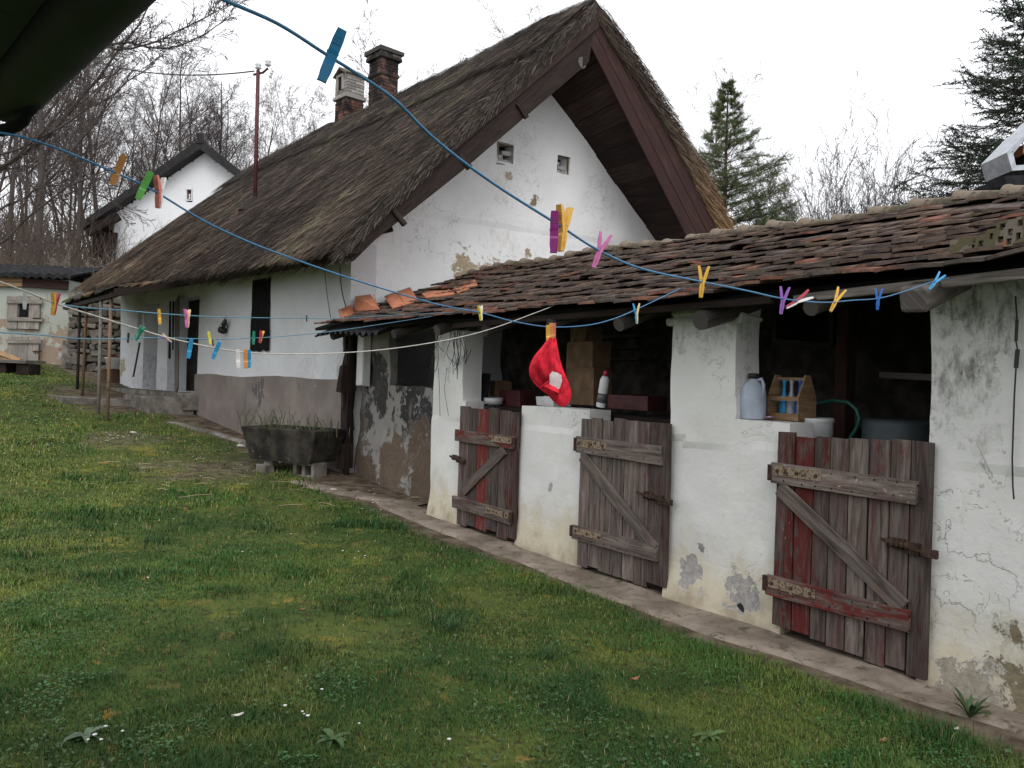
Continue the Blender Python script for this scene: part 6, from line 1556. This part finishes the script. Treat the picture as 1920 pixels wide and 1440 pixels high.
def blades(x, y, Lm, Wm, seed):
    n = len(x); R = np.random.default_rng(seed); d = np.hypot(x, y)
    s, t_ = frame_st(x, y)
    tuft = sstep(.15, .75, fbm2(x, y, 2.4, 41, 2)); tall = sstep(.2, .8, fbm2(x, y, .8, 43, 2))*.6+np.exp(-np.abs(t_+.62)/.22)*.55
    L = Lm*R.uniform(.5, 1.25, n)*(1+1.5*tuft+1.0*tall); W = Wm*np.maximum(1, d/4.2)*R.uniform(.7, 1.3, n)
    th = R.random(n)*2*PI; dirx, diry = np.cos(th), np.sin(th); lean = R.uniform(.25, 1.15, n)
    z = ground(x, y)-.004; P = np.stack([x, y, z], -1); h = np.stack([dirx, diry, np.zeros(n)], -1); sd = np.stack([-diry, dirx, np.zeros(n)], -1); up = np.array([0, 0, 1.])
    mid = P+(h*np.sin(lean*.5)[:, None]+up*np.cos(lean*.5)[:, None])*(L*.55)[:, None]; tip = mid+(h*np.sin(lean*1.3)[:, None]+up*np.cos(lean*1.3)[:, None])*(L*.5)[:, None]
    w = (W/2)[:, None]; V = np.stack([P-sd*w, P+sd*w, mid+sd*w*.8, mid-sd*w*.8, tip], 1).reshape(-1, 3); I = np.arange(n)*5
    Q = np.stack([I, I+1, I+2, I+3], 1); Tr = np.stack([I+3, I+2, I+4], 1)
    m1 = sstep(-.25, .45, fbm2(x, y, .6, 45, 4)); m2 = sstep(0, .45, fbm2(x, y, 1.7, 47, 4)); left = sstep(-1.2, -5.5, x+.15*y)
    deep = np.array([.020, .064, .012]); mid_ = np.array([.056, .140, .020]); oliv = np.array([.170, .190, .036]); strawc = np.array([.26, .21, .11])
    c = deep+(mid_-deep)*np.clip(R.random(n)*.35+m1*.55+left*.40-tuft*.35, 0, 1.2)[:, None]; k = np.clip(m2*.75+left*.55-tuft*.4, 0, 1)*R.random(n)**.7; c = c+(oliv-c)*k[:, None]
    dead = (R.random(n) < .035+.05*left)[:, None]; c = np.where(dead, strawc, c)*R.uniform(.75, 1.3, (n, 1))
    return V, Q, Tr, np.concatenate([c, c])
def thin(x, y):
    moss = sstep(.25, .6, fbm2(x, y, 1.15, 88, 3)); k = R.random(len(x)) > moss*.75; return x[k], y[k]
x1, y1 = thin(*lawn_points(340000, 2.5, 9.0, 1.25)); x2, y2 = thin(*lawn_points(170000, 8.5, 26.0, 1.1))
Va, Qa, Ta, Ca = blades(x1, y1, .030, .0032, 1); Vb, Qb, Tb, Cb = blades(x2, y2, .036, .0042, 2)
na_, nb_ = len(x1), len(x2)
me = np_mesh('grass', np.concatenate([Va, Vb]), Q=np.concatenate([Qa, Qb+len(Va)]), T=np.concatenate([Ta, Tb+len(Va)]), c=np.concatenate([Ca[:na_], Cb[:nb_], Ca[na_:], Cb[nb_:]]))
tag(link('grass', me, M['grass']), 'short uneven mossy lawn grass with darker tufts', 'grass', kind='stuff')
# broad-leaved ground cover
x3, y3 = lawn_points(15000, 2.5, 12.0, 1.3); kp = fbm2(x3, y3, 1.7, 61, 3) > .12; x3, y3 = x3[kp], y3[kp]; n = len(x3)
th = R.random(n)*2*PI; h = np.stack([np.cos(th), np.sin(th), R.uniform(.1, .8, n)], -1); h /= np.linalg.norm(h, axis=1, keepdims=True); sd = np.stack([-np.sin(th), np.cos(th), R.normal(0, .25, n)], -1)
P = np.stack([x3, y3, ground(x3, y3)+R.uniform(.004, .025, n)], -1); L = R.uniform(.012, .030, n)[:, None]; W = L*R.uniform(.25, .45, (n, 1))
V = np.stack([P, P+h*L*.5+sd*W, P+h*L-np.array([0, 0, .004]), P+h*L*.5-sd*W], 1).reshape(-1, 3); base = np.array([.040, .086, .024]); cl = base*R.uniform(.6, 1.4, (n, 1))*np.stack([R.uniform(.8, 1.4, n), np.ones(n), R.uniform(.8, 1.5, n)], -1)
x4, y4 = lawn_points(60000, 2.5, 9.0, 1.35); kp = fbm2(x4, y4, 2.2, 67, 3) > .38; x4, y4 = x4[kp], y4[kp]; n4 = len(x4)
th = R.random(n4)*2*PI; h = np.stack([np.cos(th), np.sin(th), R.uniform(.0, .35, n4)], -1); sd = np.stack([-np.sin(th), np.cos(th), R.normal(0, .2, n4)], -1)
P = np.stack([x4, y4, ground(x4, y4)+R.uniform(.012, .034, n4)], -1); L = R.uniform(.010, .019, n4)[:, None]
V4 = np.stack([P, P+h*L*.5+sd*L*.5, P+h*L, P+h*L*.5-sd*L*.5], 1).reshape(-1, 3); c4 = np.array([.034, .098, .024])*R.uniform(.6, 1.4, (n4, 1))
V = np.concatenate([V, V4]); cl = np.concatenate([cl, c4]); n += n4
tag(link('ground_cover', np_mesh('ground_cover', V, Q=np.arange(n*4).reshape(-1, 4), c=cl), M['leaf']), 'small broad leaved weeds spread through the lawn', 'weeds', kind='stuff')
# daisies, straw
mb = MB(); rr = random.Random(17)
def daisy(x, y, r):
    z = gz(x, y)+rr.uniform(.02, .045); c = np.array([x, y, z]); mb.add([c+np.array([math.cos(a)*r, math.sin(a)*r, .003*(k % 2)]) for k, a in enumerate(np.linspace(0, 2*PI, 11)[:-1])], [tuple(range(10))], (.62, .60, .58))
for (px, py, n, sp) in ((60, 830, 26, 60), (215, 822, 22, 14), (420, 865, 10, 60), (700, 940, 14, 30), (185, 1405, 5, 26), (650, 1050, 5, 30), (120, 790, 22, 60), (560, 1340, 5, 60), (300, 980, 12, 200), (900, 1350, 2, 200)):
    for k in range(n):
        p = on_ground(px+rr.gauss(0, sp), min(1430, py+rr.gauss(0, sp*.35))); daisy(p[0], p[1], rr.uniform(.006, .011)*max(1, p[1]/8))
tag(obj('daisies', mb, M['plastic']), 'scattered tiny white daisies in the lawn', 'daisies', kind='stuff')
mb = MB()
for k in range(52):
    p = on_ground(rr.gauss(330, 90), rr.gauss(893, 22)) if k < 28 else on_ground(rr.gauss(560, 130), rr.gauss(925, 22))
    if frame_ab(p[0], p[1])[1] > -.3 and frame_ab(p[0], p[1])[0] > -.5: continue
    a = rr.gauss(.3, .9); L = rr.uniform(.06, .45); d = np.array([math.cos(a), math.sin(a)*1.0, rr.uniform(-.02, .08)]); mb.tube([p+zz_*.03-d*L/2, p+zz_*.04, p+zz_*.03+d*L/2], .003, 4, rr.choice([(.34, .28, .17), (.42, .35, .22), (.22, .17, .10)]))
tag(obj('straw', mb, M['straw']), 'loose straw scattered over the lawn in front of the trough', 'straw', kind='stuff')
def leafy(name, px, py, n, L, lab, up=.9, col=(.05, .10, .03), cat='plant', p=None, wd=.13):
    p = on_ground(px, py) if p is None else p; mb = MB(); p_0 = p.copy()
    for k in range(n):
        a = 2*PI*k/n+rr.uniform(-.4, .4)
        if n > 100: q_0 = p_0+np.array([rr.gauss(0, .05), rr.gauss(0, .05), 0]); p = q_0
        l = L*rr.uniform(.6, 1.15); u = up*rr.uniform(.6, 1.2); rows = []
        for i in range(6):
            f = i/5; c = p+np.array([math.cos(a)*l*f*.75, math.sin(a)*l*f*.75, l*(u*f-.75*f*f*(.5+rr.random()*.15))+.005]); w = l*wd*math.sin(PI*min(.97, .12+f*.86)); s_ = np.array([-math.sin(a), math.cos(a), 0])*w
            rows.append([c-s_+zz_*w*.35, c, c+s_+zz_*w*.35])
        f_ = rr.uniform(.7, 1.3); mb.grid(rows, tuple(x*f_ for x in col))
    o = obj(name, mb, M['leaf'], base=p_0, smooth=True); return tag(o, lab, cat)
leafy('dock_plant', 1818, 1356, 16, .13, 'upright dock plant growing at the edge of the path at the right', 1.25, (.035, .07, .02), 'plant', None, .10)
leafy('dandelion', 160, 1392, 9, .13, 'flat grey green weed rosette at the bottom left of the lawn', .5, (.07, .11, .06))
leafy('dandelion', 625, 1395, 10, .12, 'broad leaved weed rosette at the bottom middle of the lawn', .5, (.06, .11, .035))
leafy('dandelion', 1330, 1385, 9, .11, 'dandelion rosette on the mossy lawn at the bottom right', .5, (.06, .105, .03))
leafy('grass_tuft', 500, 0, 150, .085, 'dense tuft of long dark grass in the middle of the lawn', 1.0, (.024, .070, .014), 'grass tuft', on_ground(1030, 1235), .022)
leafy('grass_tuft', 500, 0, 170, .095, 'tuft of long dark grass halfway towards the trough', 1.0, (.024, .070, .014), 'grass tuft', on_ground(850, 1185), .022)
for (px, py, s_, c_, lab) in ((1190, 1287, .035, (.24, .11, .055), 'curled brown leaf lying on the lawn below the middle door'), (566, 1156, .03, (.22, .09, .04), 'small reddish leaf lying in the middle of the lawn'), (445, 1362, .03, (.60, .58, .52), 'small white scrap lying on the lawn at the bottom'), (1793, 1388, .022, (.55, .53, .48), 'small white fragment on the lawn at the bottom right'), (1655, 1405, .03, (.26, .15, .08), 'dull brown leaf lying near the bottom right corner')):
    p = on_ground(px, py)+zz_*.03; mb = MB(); rows = [[p+np.array([math.cos(.6)*s_*i/2-math.sin(.6)*s_*j*.45*(1-(i/2)**2), math.sin(.6)*s_*i/2+math.cos(.6)*s_*j*.45*(1-(i/2)**2), .3*s_*(i/2)**2+.25*s_*j*j]) for j in (-1, 0, 1)] for i in (-1.9, -1, 0, 1, 1.9)]
    mb.grid(rows, c_); o = obj('fallen_leaf' if 'leaf' in lab else 'paper_scrap', mb, M['leaf'], base=p); tag(o, lab, 'leaf' if 'leaf' in lab else 'scrap')
for (px, py, r, lab) in ((526, 868, .05, 'small white stone lying below the trough'), (626, 922, .07, 'flat pale stone on the bare earth right of the trough'), (452, 838, .08, 'pale flat stone at the end of the concrete gutter'), (250, 812, .06, 'pale stone in the grass by the porch poles')):
    p = on_ground(px, py); mb = MB(); mb.lathe(p-zz_*.01, [(r*.7, 0), (r, r*.25), (r*.8, r*.55), (r*.3, r*.7)], 9, (.1, .1, 1), (.42, .40, .36), 1.3); o = obj('pale_stone', mb, M['stone'], base=p); tag(o, lab, 'stone')
# weeds in the trough
for (du, lab, n, h) in ((-.35, 'thin green and dry weeds growing in the left half of the trough', 46, .30), (.38, 'sparse green weeds growing in the right end of the trough', 34, .26)):
    p0 = c_T+u_*du+zz_*(zT-.10-c_T[2]); mb = MB()
    for k in range(n):
        p = p0+u_*rr.uniform(-.42, .30)+v_*rr.uniform(-.2, .2); l = h*rr.uniform(.4, 1.4); a = rr.random()*6.28; e = p+np.array([math.cos(a)*l*.35, math.sin(a)*l*.35, l]); m = (p+e)/2+np.array([math.cos(a), math.sin(a), 0])*-.03
        g_ = rr.random() < .75; cc_ = (.05, .085, .028) if g_ else (.20, .16, .09); mb.tube([p, m, e], .004, 4, cc_)
        for q in range(5 if g_ else 1): f = rr.uniform(.3, 1); b_ = p+(e-p)*f; a2 = rr.random()*6.28; d = np.array([math.cos(a2), math.sin(a2), .4])*.035; s_ = np.array([-math.sin(a2), math.cos(a2), 0])*.010; mb.add([b_, b_+d*.5+s_, b_+d, b_+d*.5-s_], [(0, 1, 2, 3)], tuple(x*rr.uniform(.8, 1.4) for x in cc_))
    o = obj('trough_weeds', mb, M['leaf'], base=p0); tag(o, lab, 'weeds')

# ------------------------------------------------------------------ sky, sun, camera
w = bpy.data.worlds.new('World'); SC.world = w; w.use_nodes = True; nt_ = w.node_tree; bg = nt_.nodes['Background']
sky = nt_.nodes.new('ShaderNodeTexSky'); sky.sky_type = 'NISHITA'; sky.sun_disc = False; sky.sun_elevation = math.radians(48); sky.sun_rotation = math.radians(168); sky.air_density = 1.0; sky.dust_density = 6.0
mx = nt_.nodes.new('ShaderNodeMix'); mx.data_type = 'RGBA'; mx.inputs[0].default_value = .93; nt_.links.new(sky.outputs[0], mx.inputs[6])
tc = nt_.nodes.new('ShaderNodeTexCoord'); cl_ = nt_.nodes.new('ShaderNodeTexNoise'); cl_.inputs['Scale'].default_value = 1.6; cl_.inputs['Detail'].default_value = 4; nt_.links.new(tc.outputs['Generated'], cl_.inputs['Vector'])
rp = nt_.nodes.new('ShaderNodeMix'); rp.data_type = 'RGBA'; nt_.links.new(cl_.outputs[0], rp.inputs[0]); rp.inputs[6].default_value = (9.6, 9.8, 10.2, 1); rp.inputs[7].default_value = (10.6, 10.7, 11.0, 1)
nt_.links.new(rp.outputs[2], mx.inputs[7]); nt_.links.new(mx.outputs[2], bg.inputs[0]); bg.inputs[1].default_value = .10
sun = bpy.data.lights.new('sun', 'SUN'); sun.energy = .85; sun.angle = math.radians(35); sun.color = (1, .97, .93); so = bpy.data.objects.new('sun', sun); COL.objects.link(so)
az = math.radians(168); el_ = math.radians(48); sd_ = Vector((math.sin(az)*math.cos(el_), math.cos(az)*math.cos(el_), math.sin(el_))); so.rotation_euler = sd_.to_track_quat('Z', 'Y').to_euler()
cam = bpy.data.cameras.new('camera'); cam.sensor_fit = 'HORIZONTAL'; cam.sensor_width = 36; cam.lens = 36*FOC/1920; cam.clip_start = .05; cam.clip_end = 400
co = bpy.data.objects.new('camera', cam); COL.objects.link(co)
from mathutils import Matrix
co.matrix_world = Matrix(((CR, -SR, 0, 0), (0, 0, -1, 0), (SR, CR, 0, EYE), (0, 0, 0, 1))); SC.camera = co
SC.view_settings.view_transform = 'Standard'; SC.view_settings.look = 'None'; SC.view_settings.exposure = 0.57; SC.view_settings.gamma = 1.0
SC.cycles.max_bounces = 6; SC.cycles.diffuse_bounces = 3; SC.cycles.glossy_bounces = 2; SC.cycles.transparent_max_bounces = 4
